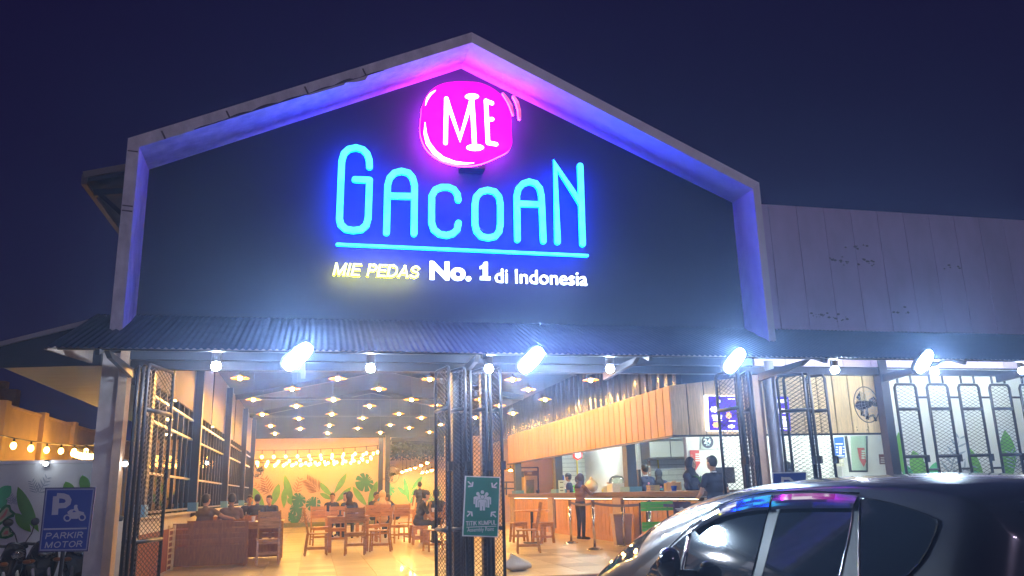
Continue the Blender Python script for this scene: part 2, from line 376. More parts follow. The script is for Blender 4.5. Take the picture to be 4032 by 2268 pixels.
# corrugated dark back partition above the kitchen (catches reflections)
cor = mat('glossy_corrugated_sheet', (.03, .035, .045), .18, metal=.6)
mb = MB(); N = 320
for k in range(N):
    a, b = 15.2+k*.06, 15.2+(k+1)*.06; ya = 7.2+.02*math.sin(a*60); yb = 7.2+.02*math.sin(b*60)
    mb.q([(ya, a, 3.19), (yb, b, 3.19), (yb, b, 4.42), (ya, a, 4.42)])
mb.build('corrugated_partition', cor, bld)
# header beam of the front opening and its columns
MB().box(-2.52, 9.38, 12.0, 12.12, 2.98, 3.1).build('header_beam', darkmetal, bld)
MB().box(9.56, 16.5, 12.0, 12.1, 2.98, 3.08).build('header_beam', darkmetal, bld)
colm = mat('grey_rendered_column', (.5, .47, .48), .85, var=.2, scale=4, bump=.3)
MB().box(-2.87, -2.64, 11.98, 12.3, GZ, 3.2).build('column', colm, bld)
MB().box(-2.638, -2.53, 11.93, 12.2, GZ, 3.25).build('pilaster', mat('warm_rendered_pilaster', (.55, .4, .28), .8, var=.15), bld)
MB().box(7.02, 7.2, 12.13, 12.4, GZ, 3.2).build('pilaster', MATS['warm_rendered_pilaster'], bld)
MB().lathe([(.0, GZ), (.1, GZ), (.1, 3.2), (0, 3.2)], (7.3, 12.05, 0), 20).build('pipe_column', mat('grey_painted_pipe', (.3, .32, .38), .5, var=.1), bld, smooth=False)
MB().box(2.0, 2.2, 12.14, 12.34, 0, 3.2).build('column', darkmetal, bld)
MB().box(9.39, 9.55, 11.98, 12.16, GZ, 3.3).build('column', darkmetal, bld)
MB().box(2.44, 2.6, 12.13, 12.3, 0, 3.1).build('column', darkmetal, bld)
# left window wall --------------------------------------------------
lowm = mat('pale_sill_wall', (.7, .62, .5), .7, var=.1)
mb = MB(); mb.box(-2.62, -2.5, 12.32, 34.7, 0, .95); mb.build('low_wall', lowm, bld)
rs = mat('red_brown_slat', (.34, .09, .035), .5, var=.3)
y = 12.6
while y < 26:
    MB().box(-2.497, -2.475, y, y+.1, .02, .72).build('wall_slat', rs, bld); y += .13
MB().box(-2.52, -2.40, 12.4, 34.6, .951, .985).build('sill', lowm, bld)
bluep = mat('pale_blue_paint', (.12, .3, .45), .6)
upm = mat('grey_beige_panel', (.3, .25, .22), .75, var=.1)
py = [12.9, 18.3, 24.5, 30.2, 34.5]
gl = glass('side_window_glass', (.55, .6, .65), .03, .2)
for k, yy in enumerate(py):
    MB().box(-2.5, -2.34, yy-.1, yy+.1, .986, 4.3).build('post', darkmetal, bld)
    MB().box(-2.52, -2.32, yy-.12, yy+.12, .987, 1.16).build('post_base', bluep, bld)
for a, b in zip(py[:-1], py[1:]):
    a += .1; b -= .1
    MB().box(-2.56, -2.52, a, b, 3.02, 4.42).build('upper_panel', upm, bld)
    for j in (1,): MB().box(-2.52, -2.5, a+(b-a)*j/2-.03, a+(b-a)*j/2+.03, 3.03, 4.4).build('panel_batten', darkmetal, bld)
    n = max(4, round((b-a)/.62)); st = (b-a)/n
    win = MB()
    for j in range(n+1): win.box(-2.56, -2.5, a+st*j-.022, a+st*j+.022, .99, 3.0)
    fr = win.build('window', darkmetal, bld)
    ra = MB()
    for z in (1.04, 1.63, 2.43, 2.82): ra.box(-2.565, -2.49, a, b, z-.018, z+.018)
    ra.build('glazing_rail', mat('aluminium_rail', (.45, .42, .4), .3, metal=.8), fr)
    MB().box(-2.535, -2.531, a, b, .99, 3.0).build('pane', gl, fr)
# service yard end wall with mural, beyond the hall ---------------------
mural = thing('mural_wall', 'long cream end wall painted with green banana and monstera leaves behind the string lights', 'wall', (0, 37.2, 0))
MB().box(-2.9, 2.95, 37.2, 37.4, 0, 4.6).build('wall', cream, mural)
MB().box(-2.9, 2.95, 36.9, 37.198, -.01, .16).build('plinth', mat('green_brown_plinth', (.2, .2, .06), .7, var=.2), mural)
MB().box(.12, .16, 37.16, 37.199, .17, 4.5).build('wall_batten', cream, mural)
MB().box(-2.9, -2.75, 34.9, 37.19, 0, 4.4).build('return_wall', cream, mural)
mural2 = thing('back_mural_wall', 'recessed cream wall with a painted banana plant seen past the black posts', 'wall', (7, 44, 0))
MB().box(2.7, 16, 44, 44.2, 0, 4.6).build('wall', cream, mural2)
MB().box(2.951, 3.1, 37.2, 43.99, 0, 4.6).build('return_wall', cream, mural2)
LG = [mat('leaf_green_paint', (.15, .42, .05), .7, var=.3, scale=3), mat('deep_green_paint', (.04, .22, .05), .7, var=.3, scale=3), mat('brown_frond_paint', (.22, .1, .02), .7), mat('grey_frond_paint', (.3, .36, .42), .7), mat('mint_leaf_paint', (.1, .5, .22), .7, var=.3, scale=3)]
VEIN = mat('pale_leaf_vein', (.4, .6, .2), .7); BRUSH = mat('leaf_brush_stroke', (.09, .3, .05), .7)
ycount = [0]
def leafpts(b, t, wd, n=9, skew=.45, bend=0.):
    b, t = Vector(b), Vector(t); d = t-b; L = d.length; d.normalize(); nn = Vector((-d.y, d.x)); l_, r_ = [], []
    for k in range(n+1):
        s_ = k/n; wdt = wd*math.sin(PI*min(1, s_**(math.log(.5)/math.log(skew if skew < .99 else .98))))**.8 if 0 < s_ < 1 else 0
        c = b+d*L*s_+nn*bend*math.sin(PI*s_)
        l_.append(c+nn*wdt/2); r_.append(c-nn*wdt/2)
    return l_+r_[::-1][1:-1]
def banana(parent, b, t, wd, y, m=0, bend=0., vein=True):
    ycount[0] = (ycount[0]+1) % 40; yy = y-.0007*ycount[0]; pp = [xz(*p, y) for p in leafpts(b, t, wd, bend=bend, skew=.55)]
    MB().prism(pp, yy-.001, yy).build('painted_leaf', LG[m], parent)
    b_, t_ = xz(*b, y), xz(*t, y)
def frond(parent, b, t, ln, y, m=2, n=7, bend=0.):
    ycount[0] = (ycount[0]+1) % 40; yy = y-.0007*ycount[0]; mb = MB(); b, t = Vector(b), Vector(t); d = (t-b); L = d.length; d.normalize(); nn = Vector((-d.y, d.x))
    for k in range(n):
        s_ = .12+.88*k/(n-1); c = b+d*L*s_+nn*bend*math.sin(PI*s_)
        for sg in (-1, 1):
            tip = c+(d*.65+nn*sg*.8).normalized()*ln*(1-.45*s_)
            mb.prism([xz(*p, y) for p in leafpts(c, tip, ln*.11, n=4)], yy-.001, yy)
    A, B = xz(*b, y), xz(*t, y); pt = leafpts(b, t, max(2.5, L*.04), n=4); mb.prism([xz(*p, y) for p in pt], yy-.0012, yy-.0002)
    mb.build('painted_frond', LG[m], parent)
def monstera(parent, c, r, ang, y, m=1):
    ycount[0] = (ycount[0]+1) % 40; yy = y-.0007*ycount[0]; pts = []; n = 72
    for k in range(n):
        a = 2*PI*k/n; rr = r*(1-.25*abs(math.sin(a/2))**6)*(1+.12*math.cos(a))
        notch = 1-.55*max(0, math.cos(a*9))**8*(1 if .5 < a < 5.8 else 0); rr *= notch
        if k == n//2: rr = r*.25
        pts.append((c[0]+rr*math.cos(a+ang), c[1]+rr*math.sin(a+ang)))
    MB().prism([xz(*p, y) for p in pts], yy-.001, yy).build('painted_leaf', LG[m], parent)
Z7 = lambda u, v: (950+u*.3106, 1650+v*.3106)
Y7 = 37.19
for b, t, wd, m, bd in (((300, 1130), (130, 860), 110, 0, -8), ((380, 1110), (480, 815), 95, 0, 6), ((540, 1130), (545, 875), 75, 0, 0), ((660, 1060), (550, 705), 95, 0, -12), ((640, 1090), (590, 1000), 60, 0, 0),
                        ((1160, 980), (985, 795), 75, 0, -8), ((1170, 950), (1335, 685), 75, 0, 8), ((1150, 1020), (995, 940), 60, 0, 0), ((1200, 1050), (1395, 860), 75, 0, 6), ((1600, 1110), (1410, 850), 80, 0, -8), ((1600, 1100), (1725, 780), 85, 0, 6), ((700, 1330), (600, 1180), 70, 1, 0), ((700, 1335), (760, 1150), 60, 1, 0)):
    banana(mural, Z7(*b), Z7(*t), wd*.3106, Y7, m, bd*.3)
for b, t, ln, n in (((360, 960), (300, 770), 130, 6), ((360, 950), (190, 840), 80, 5), ((690, 950), (740, 770), 90, 5), ((1010, 930), (840, 780), 150, 9), ((760, 1340), (790, 1150), 80, 5), ((855, 1320), (800, 1220), 70, 4)):
    frond(mural, Z7(*b), Z7(*t), ln*.3106, Y7, 2, n)
for c, r, a, m in (((740, 1010), 95, 2.3, 1), ((680, 1130), 85, .6, 1), ((900, 1060), 100, .9, 1), ((1580, 790), 125, 2.5, 1), ((650, 1250), 60, 1.5, 1)):
    monstera(mural, Z7(*c), r*.3106, a, Y7, m)
Z8 = lambda u, v: (1400+u*.3795, 1650+v*.3795); Y8 = 43.99
for b, t, wd, m in (((560, 880), (500, 600), 50, 4), ((575, 740), (700, 585), 48, 4), ((555, 810), (430, 700), 45, 4), ((570, 800), (640, 715), 40, 4), ((565, 880), (610, 790), 35, 4)):
    banana(mural2, Z8(*b), Z8(*t), wd*.3795, Y8, m)
monstera(mural2, Z8(350, 720), 75*.3795, 2.4, Y8, 4)
for b, t in (((780, 880), (740, 730)), ((850, 880), (850, 720)), ((800, 890), (840, 740))): frond(mural2, Z8(*b), Z8(*t), 30, Y8, 4, 6)
# two black posts and pergola in the rear right
for (px, y) in ((1498, 34.9), (1525, 33.5)):
    p = P(px, 1900, y=y); MB().box(p.x-.09, p.x+.09, y-.09, y+.09, 0, 3.56).build('post', darkmetal, bld)
    MB().box(p.x-.12, p.x+.12, y-.12, y+.12, .99, 1.16).build('post_base', bluep, bld)
perg = thing('pergola', 'dark pergola with trailing vines over the rear dining corner', 'pergola', (5, 38, 0))
for k in range(7): MB().beam((3.15+.0*k, 35.3+k*1.25, 3.5), (12.5, 35.3+k*1.25, 3.72), .1, .16).build('rafter', darkmetal, perg)
for x in (3.2, 5.6, 8.2): MB().box(x-.05, x+.05, 35.0, 43.5, 3.3, 3.4).build('beam', darkmetal, perg)
random.seed(5); mb = MB()
for k in range(5200):
    x, y = random.uniform(3.1, 9), random.uniform(35, 43.5); z = 3.34-abs(random.gauss(0, .16))-.12*math.sin(x*3)*math.sin(y*2)
    a, s_ = random.uniform(0, 6.28), random.uniform(.03, .08); dx, dy = math.cos(a)*s_, math.sin(a)*s_
    mb.q([(x, y, z), (x+dx, y+dy, z-.02), (x+dx*1.3-dy*.5, y+dy*1.3+dx*.5, z-.08), (x-dy*.6, y+dx*.6, z-.05)])
vo = mb.build('hanging_vine', mat('vine_leaf', (.06, .09, .03), .6, var=.4), perg, recalc=False); vo['kind'] = 'stuff'

# ================================================================ AWNING
aw = thing('awning', 'long dark corrugated steel awning sloping out over the entrance with its rippled edge catching light', 'awning', (2, 12, 3.2))
AZ0, AZ1, AY0, AY1 = 3.74, 2.93, 11.99, 10.0
mb = MB(); x0, x1, pitch, seg = -3.0, 15.6, .078, 6; n = int((x1-x0)/pitch*seg)
vt = []
for k in range(n+1):
    x = x0+k*pitch/seg; h = .01*math.sin(2*PI*k/seg)
    vt += [(x, AY1, AZ1+h), (x, (AY0+AY1)/2, (AZ0+AZ1)/2+h), (x, AY0, AZ0+h)]
fs = []
for k in range(n):
    a = 3*k; fs += [(a, a+1, a+4, a+3), (a+1, a+2, a+5, a+4)]
mb.v = vt; mb.f = fs; mb.m = [0]*len(fs)
sh = mb.build('corrugated_sheet', zinc, aw, recalc=False, smooth=True)
und = mat('awning_underlay', (.62, .36, .24), .5, var=.3, scale=2, stretch=(.6, 4, 4), bump=.6)
mb = MB(); mb.v = [(-2.95, 10.1, AZ1-.035+.04), (15.5, 10.1, AZ1+.005), (15.5, 11.98, AZ0-.05), (-2.95, 11.98, AZ0-.05)]; mb.f = [(0, 1, 2, 3)]; mb.m = [0]
sl = (AZ0-AZ1)/(AY0-AY1)
MB().q([(-2.95, 10.12, AZ1+.12*sl-.045), (15.5, 10.12, AZ1+.12*sl-.045), (15.5, 11.97, AZ0-.055), (-2.95, 11.97, AZ0-.055)]).build('underlay', und, aw)
for x in (-2.5, -.2, 2.1, 4.4, 7.1, 9.47, 11.8, 14.1):
    MB().beam((x, 11.97, AZ0-.13), (x, 10.15, AZ1-.01), .05, .1).build('rafter', darkmetal, aw)
    b = MB(); b.prism([(11.99, 2.99), (11.99, 2.86), (10.75, 2.93), (10.55, 3.0)], x-.03, x+.03, axis='x'); b.build('bracket', darkmetal, aw)
for yy in (10.25, 11.0, 11.6): MB().box(-2.95, 15.5, yy-.02, yy+.02, AZ1+(yy-AY1)*sl-.09, AZ1+(yy-AY1)*sl-.05).build('batten', darkmetal, aw)
MB().prism([(10.0, 2.9), (11.98, 3.72), (11.98, 3.05)], -3.02, -2.985, axis='x').build('end_panel', mat('aged_end_board', (.3, .25, .22), .7, var=.3), aw)

# side canopy on the left ------------------------------------------------
can = thing('side_canopy', 'low dark lean to canopy with pale green underside along the left of the hall', 'canopy', (-3.4, 12, 3))
cu = mat('pale_green_canopy_lining', (.2, .36, .33), .5, var=.3, scale=1.5, stretch=(1, 5, 1))
MB().q([(-4.12, 12.0, 3.0), (-2.88, 12.0, 3.02), (-2.7, 30, 3.02), (-4.12, 30, 3.0)]).build('lining', cu, can)
MB().prism([(-4.14, 3.01), (-2.88, 3.03), (-2.9, 3.62), (-4.14, 3.12)], 11.95, 30).build('roof_sheet', rm, can)
MB().beam((-5.2, 11.9, 2.95), (-2.85, 11.9, 3.68), .05, .06, up=(0, 0, 1)).build('flashing', mat('dull_flashing', (.32, .3, .3), .5), can)
MB().prism([(-5.2, 2.93), (-2.88, 3.02), (-2.88, 3.66)], 11.93, 11.945).build('front_board', charcoal, can)
# left mural wall
lm = thing('leaf_mural_wall', 'white yard wall painted with pale green leaves behind the motor parking sign', 'wall', (-5, 14, 0))
MB().box(-14, -2.9, 14.0, 14.15, GZ, 1.81).build('wall', whitew, lm)
MB().box(-14, -2.9, 13.96, 14.19, 1.811, 1.86).build('coping', plaster, lm)
Zl = lambda u, v: (u*.2885, 1850+v*.2885); Yl = 13.995
GL = 4
for b, t, wd, m, bd in (((540, 850), (250, 230), 180, 0, -25), ((430, 850), (215, 590), 150, 0, 0), ((1180, 340), (1130, 70), 150, 0, 10), ((1000, 400), (900, 160), 160, 0, 0), ((-40, 420), (160, 220), 170, 4, 0), ((-60, 520), (110, 410), 120, 4, 0)):
    banana(lm, Zl(*b), Zl(*t), wd*.2885, Yl, m, bd*.29)
for b, t, ln in (((510, 330), (440, 170), 120), ((520, 340), (640, 120), 130), ((160, 480), (130, 340), 110), ((170, 470), (250, 390), 90)): frond(lm, Zl(*b), Zl(*t), ln*.2885, Yl, 3, 5)
pk = mat('salmon_paint', (.6, .22, .18), .7); yg = mat('lime_outline_paint', (.45, .5, .3), .7)
def blob(parent, pts, y, m, name='painted_fruit', dy=0.): MB().prism([xz(*p, y) for p in pts], y-.03-dy-.001, y-.03-dy).build(name, m, parent)
blob(lm, [Zl(*p) for p in ((-40, 640), (30, 520), (90, 470), (150, 480), (165, 540), (220, 590), (200, 640), (130, 660), (60, 720), (0, 760), (-40, 770))], Yl, LG[1])
blob(lm, [Zl(*p) for p in ((-30, 650), (40, 560), (95, 510), (130, 520), (140, 570), (180, 600), (110, 640), (40, 700), (-30, 740))], Yl, yg, dy=.002)
blob(lm, [Zl(*p) for p in ((0, 670), (60, 600), (100, 530), (120, 545), (90, 620), (20, 690))], Yl, pk, dy=.004)
blob(lm, [Zl(*p) for p in ((0, 860), (50, 780), (110, 750), (160, 790), (160, 840), (220, 860), (180, 910), (90, 940), (0, 930))], Yl, LG[1])
blob(lm, [Zl(*p) for p in ((30, 870), (80, 800), (130, 790), (140, 850), (180, 865), (120, 900), (40, 910))], Yl, yg, dy=.002)
blob(lm, [Zl(*p) for p in ((55, 870), (90, 830), (125, 830), (120, 875), (70, 885))], Yl, pk, dy=.004)
# orange lit boundary wall
ow = thing('boundary_wall', 'tall precast boundary wall with projecting posts glowing orange in the side yard', 'wall', (-6, 22, 0))
om = mat('ochre_precast_wall', (.8, .58, .3), .85, var=.15, scale=2, bump=.3)
yy = 18.0; zt = 3.17
while yy < 40:
    MB().box(-6.12, -6.04, yy+.15, yy+2.3, GZ, zt-.06).build('wall_panel', om, ow)
    MB().box(-6.14, -6.0, yy+.16, yy+2.29, zt-.06, zt).build('coping', om, ow)
    MB().box(-6.2, -5.94, yy-.14, yy+.145, GZ, zt+.05).build('wall_post', om, ow); yy += 2.45
MB().box(-6.3, -6.2, 15.5, 17.8, GZ, 3.4).build('end_pier', om, ow)
bp = thing('brick_heap_wall', 'rough brown masonry rising behind the left end of the ochre wall', 'wall', (-8, 21, 0))
random.seed(3); bmx = mat('rough_brown_brick', (.3, .15, .07), .9, var=.3)
MB().box(-10.5, -7.0, 21.6, 21.9, GZ, 3.9).build('core', bmx, bp)
for r_ in range(5):
    for c_ in range(11):
        x = -10.4+c_*.32+(.16 if r_ % 2 else 0)
        if x > -7.25-.12*max(0, r_-2): continue
        MB().box(x, x+.3, 21.45+random.uniform(0, .06), 21.75, 3.2+r_*.18, 3.36+r_*.18+random.uniform(0, .01)).build('brick', bmx, bp)

# ================================================================ KITCHEN BLOCK
kb = thing('kitchen_fascia', 'timber plank fascia wrapping the corner above the service counter', 'fascia', (6.9, 15.1, 2.2))
jm = mat('plank_joint_dark', (.012, .008, .006), .9)
MB().box(6.94, 6.98, 15.13, 29.6, 2.2, 3.18).build('backing', jm, kb)
mb = MB(); mb.prism([(6.99, 2.2), (12.75, 2.2), (12.75, 3.8), (6.99, 3.18)], 15.13, 15.18); mb.build('backing', jm, kb)
yy = 15.1
while yy < 29.4:
    MB().box(6.9+random.uniform(0, .004), 6.929, yy+.022, yy+.338, 2.21, 3.19).build('plank', woodpl2, kb); yy += .36
xx = 6.9
while xx < 12.6:
    zt1, zt2 = 3.19+(xx-6.9)*.11, 3.19+(xx+.36-6.9)*.11
    MB().prism([(xx+.014, 2.21), (xx+.359, 2.21), (xx+.359, zt2), (xx+.014, zt1)], 15.098+random.uniform(0, .004), 15.128).build('plank', woodpl, kb); xx += .373
MB().box(6.88, 6.99, 15.08, 29.6, 2.17, 2.205).build('trim', darkmetal, kb); MB().box(6.991, 12.75, 15.08, 15.18, 2.17, 2.205).build('trim', darkmetal, kb)
mb = MB(); random.seed(9)
for x in (11.1, 11.35, 11.9, 12.2):
    for z in (2.27, 2.33): mb.ball((x+random.uniform(-.02, .02), 15.095, z), .012, 6, 4)
mb.build('screw_hole', jm, kb, kind='stuff')
# kitchen ceiling and walls
kr = thing('kitchen_room', 'bright white tiled kitchen behind the counter', 'room', (9, 20, 0))
MB().box(6.99, 12.9, 15.2, 29.6, 2.62, 2.68).build('ceiling', whitew, kr)
tw = []
def tilewall(x0, x1, y, z0, z1, tw_=.5, th=.14):
    MB().box(x0, x1, y+.014, y+.1, z0, z1).build('wall', mat('grey_tile_grout', (.3, .34, .33), .8), kr)
    mb = MB(); z = z0; r_ = 0
    while z < z1-.01:
        x = x0-(tw_/2 if r_ % 2 else 0)
        while x < x1-.01:
            a, b = max(x0, x+.004), min(x1, x+tw_-.004)
            if b > a: mb.box(a, b, y, y+.011, z+.008, min(z1, z+th-.008))
            x += tw_
        z += th; r_ += 1
    o = mb.build('wall_tile', tilew, kr, kind='stuff')
tilewall(7.9, 11.2, 27, 0, 2.62)
tilewall(8.9, 10.2, 21.6, 0, 2.62)
MB().box(9.0, 9.1, 21.7, 26.95, 0, 2.62).build('wall', whitew, kr)
MB().box(8.62, 8.74, 21.3, 21.72, 0, 2.62).build('wall_pier', whitew, kr)
MB().box(8.34, 13.6, 17.5, 17.6, 0, 2.62).build('wall', whitew, kr)
MB().box(8.3, 8.339, 17.48, 17.62, 0, 2.62).build('wall_trim', plaster, kr)
for x in (9.9, 12.3): MB().box(x, x+.012, 17.488, 17.499, 0, 2.6).build('wall_joint', plaster, kr)
MB().box(8.4, 8.62, 21.25, 21.29, 1.9, 2.6).build('duct', steel, kr)
MB().tube([(9.32, 21.5, .9), (9.32, 21.5, 2.3)], .02).build('gas_pipe', mat('yellow_pipe_paint', (.7, .55, .05), .5), kr)
MB().tube([(8.6, 26.6, .9), (8.6, 26.6, 2.6)], .03).build('gas_pipe', MATS['yellow_pipe_paint'], kr)
# black posts above counter
kp = mat('dark_grey_post', (.05, .065, .09), .5)
for y_ in (28.9, 23.84, 18.0):
    MB().box(6.98, 7.2, y_-.14, y_+.14, 1.13, 2.6).build('post', kp, kr)
    MB().box(6.94, 7.24, y_-.3, y_+.3, 1.131, 1.24).build('post_base', bluep, kr)
# extraction hood
hd = thing('extraction_hood', 'long stainless extraction hood on the kitchen wall', 'hood', (9.3, 21.3, 2))
MB().prism([(20.7, 2.0), (20.7, 2.42), (21.28, 2.5), (21.28, 1.95)], 8.76, 10.1, axis='x').build('canopy', mat('satin_steel_hood', (.5, .52, .48), .4, metal=.2), hd)
MB().box(9.35, 9.37, 20.69, 20.71, 2.0, 2.42).build('seam', darkmetal, hd); MB().box(8.76, 10.1, 20.685, 20.72, 1.97, 1.999).build('rim', chrome, hd)
MB().box(9.1, 9.5, 20.9, 21.25, 2.5, 2.618).build('duct', steel, hd)
# counter
ct = thing('service_counter', 'long plank fronted service counter with lit strip under its brown top', 'counter', (6.9, 14, 0))
MB().box(6.93, 7.5, 14.0, 29.3, 0, 1.0).build('carcass', jm, ct)
MB().box(6.82, 7.65, 13.95, 29.3, 1.02, 1.13).build('worktop', woodtop, ct, bevel=.004)
MB().box(6.895, 6.93, 14.0, 29.3, .0, .13).build('skirting', woodpl2, ct)
piers = [15.0, 18.4, 24.0, 28.95]
pm = mat('beige_counter_pier', (.42, .3, .2), .6, var=.15)
for y_ in piers[1:]: MB().box(6.86, 6.928, y_-.27, y_+.27, 0, 1.015).build('pier', pm, ct)
yy = 14.0
while yy < 29.2:
    if not any(abs(yy+.13-p) < .36 for p in piers[1:]): MB().box(6.9+random.uniform(0, .004), 6.928, yy+.017, yy+.249, .131, .94).build('plank', woodpl2, ct)
    yy += .266
MB().box(6.92, 7.5, 13.96, 13.998, 0, 1.0).build('end_panel', pm, ct)
led = glow('warm_led_strip', (1, .75, .42), 7)
for a, b in ((14.2, 18.05), (18.8, 23.6), (24.4, 28.6)): MB().box(6.885, 6.9, a, b, .968, .984).build('led_strip', led, ct)
# countertop front lip dark part on near end
MB().box(6.816, 6.819, 14.0, 16.3, 1.03, 1.12).build('dark_lip', mat('dark_laminate', (.05, .03, .03), .3), ct)
# hidden tube lamps; mural side pair put in for the evenly lit white wall
tube = glow('cool_tube_light', (.88, 1, .86), 400)
for (x, y, lb) in ((8.0, 24.5, 'far'), (8.7, 18.5, 'middle'), (9.5, 16.3, 'near'), (11.6, 16.3, 'rightmost'), (10.9, 13.4, 'mural side'), (13.6, 13.4, 'far right mural side')):
    t = thing('ceiling_tube_lamp', 'white ceiling tube lamp at the %s end of the hidden ceiling' % lb, 'lamp', (x, y, 2.6 if y > 15 else 3.9), group='tube lamps under the kitchen ceiling')
    MB().box(-.6, .6, -.06, .06, -.01, .02).build('tray', steel, t, world=False); MB().tube([(-.58, 0, -.035), (.58, 0, -.035)], .018).build('tube', tube, t, world=False)
# right white mural wall behind the mesh screens
rw = thing('right_mural_wall', 'bright white wall with painted banana leaves behind the mesh screens on the right', 'wall', (12, 14.6, 0))
q0 = P(3482, 1600, y=14.6).x
MB().box(q0, 19, 14.6, 14.75, 0, 4.2).build('wall', whitew, rw)
Zr = lambda u, v: (3200+u*.7027, 1250+v*.7027); Yr = 14.595
for b, t, wd, m, bd in (((520, 900), (480, 640), 55, 0, -8), ((560, 960), (700, 850), 75, 0, 0), ((620, 930), (560, 745), 85, 0, 0), ((540, 960), (530, 830), 60, 4, 0), ((965, 920), (875, 730), 60, 0, -8), ((1090, 950), (1075, 630), 95, 0, 8), ((990, 960), (900, 860), 60, 4, 0), ((640, 960), (690, 810), 60, 4, 0)):
    banana(rw, Zr(*b), Zr(*t), wd*.7, Yr, m, bd)
for b, t, ln in (((760, 900), (820, 680), 70), ((740, 930), (880, 830), 60), ((1150, 860), (1110, 760), 50)): frond(rw, Zr(*b), Zr(*t), ln, Yr, 3, 5)
# ================================================================ SIGNS

_arc = lambda cx, cy, rx, ry, a0, a1, n=7: [(cx+rx*math.cos(math.radians(a0+(a1-a0)*k/n)), cy+ry*math.sin(math.radians(a0+(a1-a0)*k/n))) for k in range(n+1)]
GLY = {'M': (.78, [[(0, 0), (0, 1)], [(.03, .97), (.36, .02)], [(.36, .02), (.69, .97)], [(.72, 1), (.72, 0)]]), 'I': (.06, [[(0, 0), (0, 1)]]), 'E': (.5, [[(0, 0), (0, 1)], [(0, 1), (.5, 1)], [(0, .52), (.46, .52)], [(0, 0), (.52, 0)]]),
 'P': (.52, [[(0, 0), (0, 1)], [(0, 1), (.28, 1)]+_arc(.28, .74, .26, .26, 90, -90)+[(0, .48)]]), 'D': (.6, [[(0, 0), (0, 1)], [(0, 1), (.24, 1)]+_arc(.24, .5, .38, .5, 90, -90, 10)+[(0, 0)]]), 'A': (.66, [[(0, 0), (.33, 1)], [(.33, 1), (.66, 0)], [(.13, .33), (.53, .33)]]),
 'S': (.54, [_arc(.27, .745, .25, .255, 25, 270, 9)+_arc(.27, .25, .27, .25, 90, -155, 9)[1:]]), 'R': (.56, [[(0, 0), (0, 1)], [(0, 1), (.28, 1)]+_arc(.28, .75, .25, .25, 90, -90)+[(0, .5)], [(.3, .5), (.56, 0)]]), 'K': (.58, [[(0, 0), (0, 1)], [(.54, 1), (.02, .42)], [(.2, .6), (.58, 0)]]),
 'O': (.68, [['c']+_arc(.34, .5, .34, .5, 0, 350, 19)]), 'T': (.58, [[(0, 1), (.58, 1)], [(.29, 1), (.29, 0)]]), 'U': (.58, [[(0, 1), (0, .3)]+_arc(.29, .29, .29, .29, 180, 360, 9)+[(.58, 1)]]), 'L': (.48, [[(0, 1), (0, 0)], [(0, 0), (.48, 0)]]), ' ': (.2, [])}
def block(body, x0, x1, z0, z1, y, mats, parent, wd=.17, shear=0., thick=.002, rot=None):
    """bold sans capitals built from strokes, one object per word line"""
    gap = .24; tot = sum(GLY[c][0] for c in body)+gap*(len(body)-1); H = z1-z0-wd*(z1-z0); k = (x1-x0-wd*H-shear*H)/tot; x = 0; mb = MB()
    i = 0
    for c in body:
        for st in GLY[c][1]:
            cl = st[0] == 'c'; st = st[1:] if cl else st
            pts = [(x0+wd*H/2+(x+a)*k+shear*b*H, z0+wd*H/2+b*H) for a, b in st]
            if not cl:
                for e, f_ in ((0, 1), (-1, -2)):
                    d = Vector(pts[e])-Vector(pts[f_]); d.normalize(); pts[e] = tuple(Vector(pts[e])+d*wd*H*.46)
            ribbon(mb, pts, wd*H, y-.0004*(i % 3), thick, caps=(0, 0) if not cl else (1, 1), closed=cl); i += 1
            if not cl and False: pass
        x += GLY[c][0]+gap
    return mb.build('lettering', mats if isinstance(mats, list) else [mats, mats], parent)
Z2 = lambda u, v: (1200+u*.6555, 250+v*.6555)
SY = 11.78       # back of letters, wall is at 12
cyan = glow('cyan_letter_face', (.06, .66, 1.0), 3.2, var=.22, scale=5)
blueg = glow('blue_halo_light', (.0, .03, 1.0), 62)
mag = glow('magenta_logo_face', (1.0, .0, .82), 1.5, var=.25, scale=1.3)
magb = glow('magenta_halo_light', (.7, .02, 1), 26)
whiteg = glow('white_sign_face', (1, 1, 1), 4)
pinkg = glow('pink_sign_face', (1, .12, .42), 1.6, var=.3, scale=8)
yelg = glow('yellow_white_sign_face', (1, 1, .42), 3.2); yelh = glow('yellow_halo_light', (.8, .75, .0), 42); whh = glow('white_halo_light', (.6, .75, 1), 5)
W = .6555/F*11.8
gs = thing('neon_letter_sign', 'tall cyan neon letters reading GACOAN above a thin cyan underline', 'sign', (2, SY, 4.5))
def strokes(name, paths, wd, parent, y, t, mats, closed=False, zf=Z2, k=.6555):
    mb = MB()
    for j, pth in enumerate(paths):
        cl = pth[0] == 'c'
        pts = [xz(*zf(*p), y) for p in (pth[1:] if cl else pth)]
        ribbon(mb, pts, wd, y-.002*j, t, closed=cl)
    return mb.build(name, mats, parent)
lw = 40*W*1.03
G = [[(388, 626), (386, 585), (374, 550), (348, 523), (308, 511), (265, 520), (236, 546), (222, 590), (208, 940), (216, 972), (246, 1000), (292, 1008), (340, 1001), (368, 976), (380, 935), (388, 706)], [(388, 706), (301, 702)]]
A1 = [[(490, 1020), (497, 735), (510, 692), (538, 663), (580, 652), (622, 663), (646, 692), (658, 737), (655, 1026)], [(512, 800), (642, 803)]]
C_ = [[(920, 825), (914, 790), (894, 762), (860, 748), (820, 748), (782, 764), (761, 800), (760, 960), (774, 1003), (808, 1029), (850, 1037), (888, 1026), (913, 1002), (921, 962)]]
O_ = [['c', (1020, 850), (1028, 805), (1056, 775), (1097, 765), (1138, 775), (1164, 805), (1172, 850), (1172, 970), (1164, 1015), (1140, 1043), (1100, 1052), (1058, 1043), (1030, 1012), (1020, 970)]]
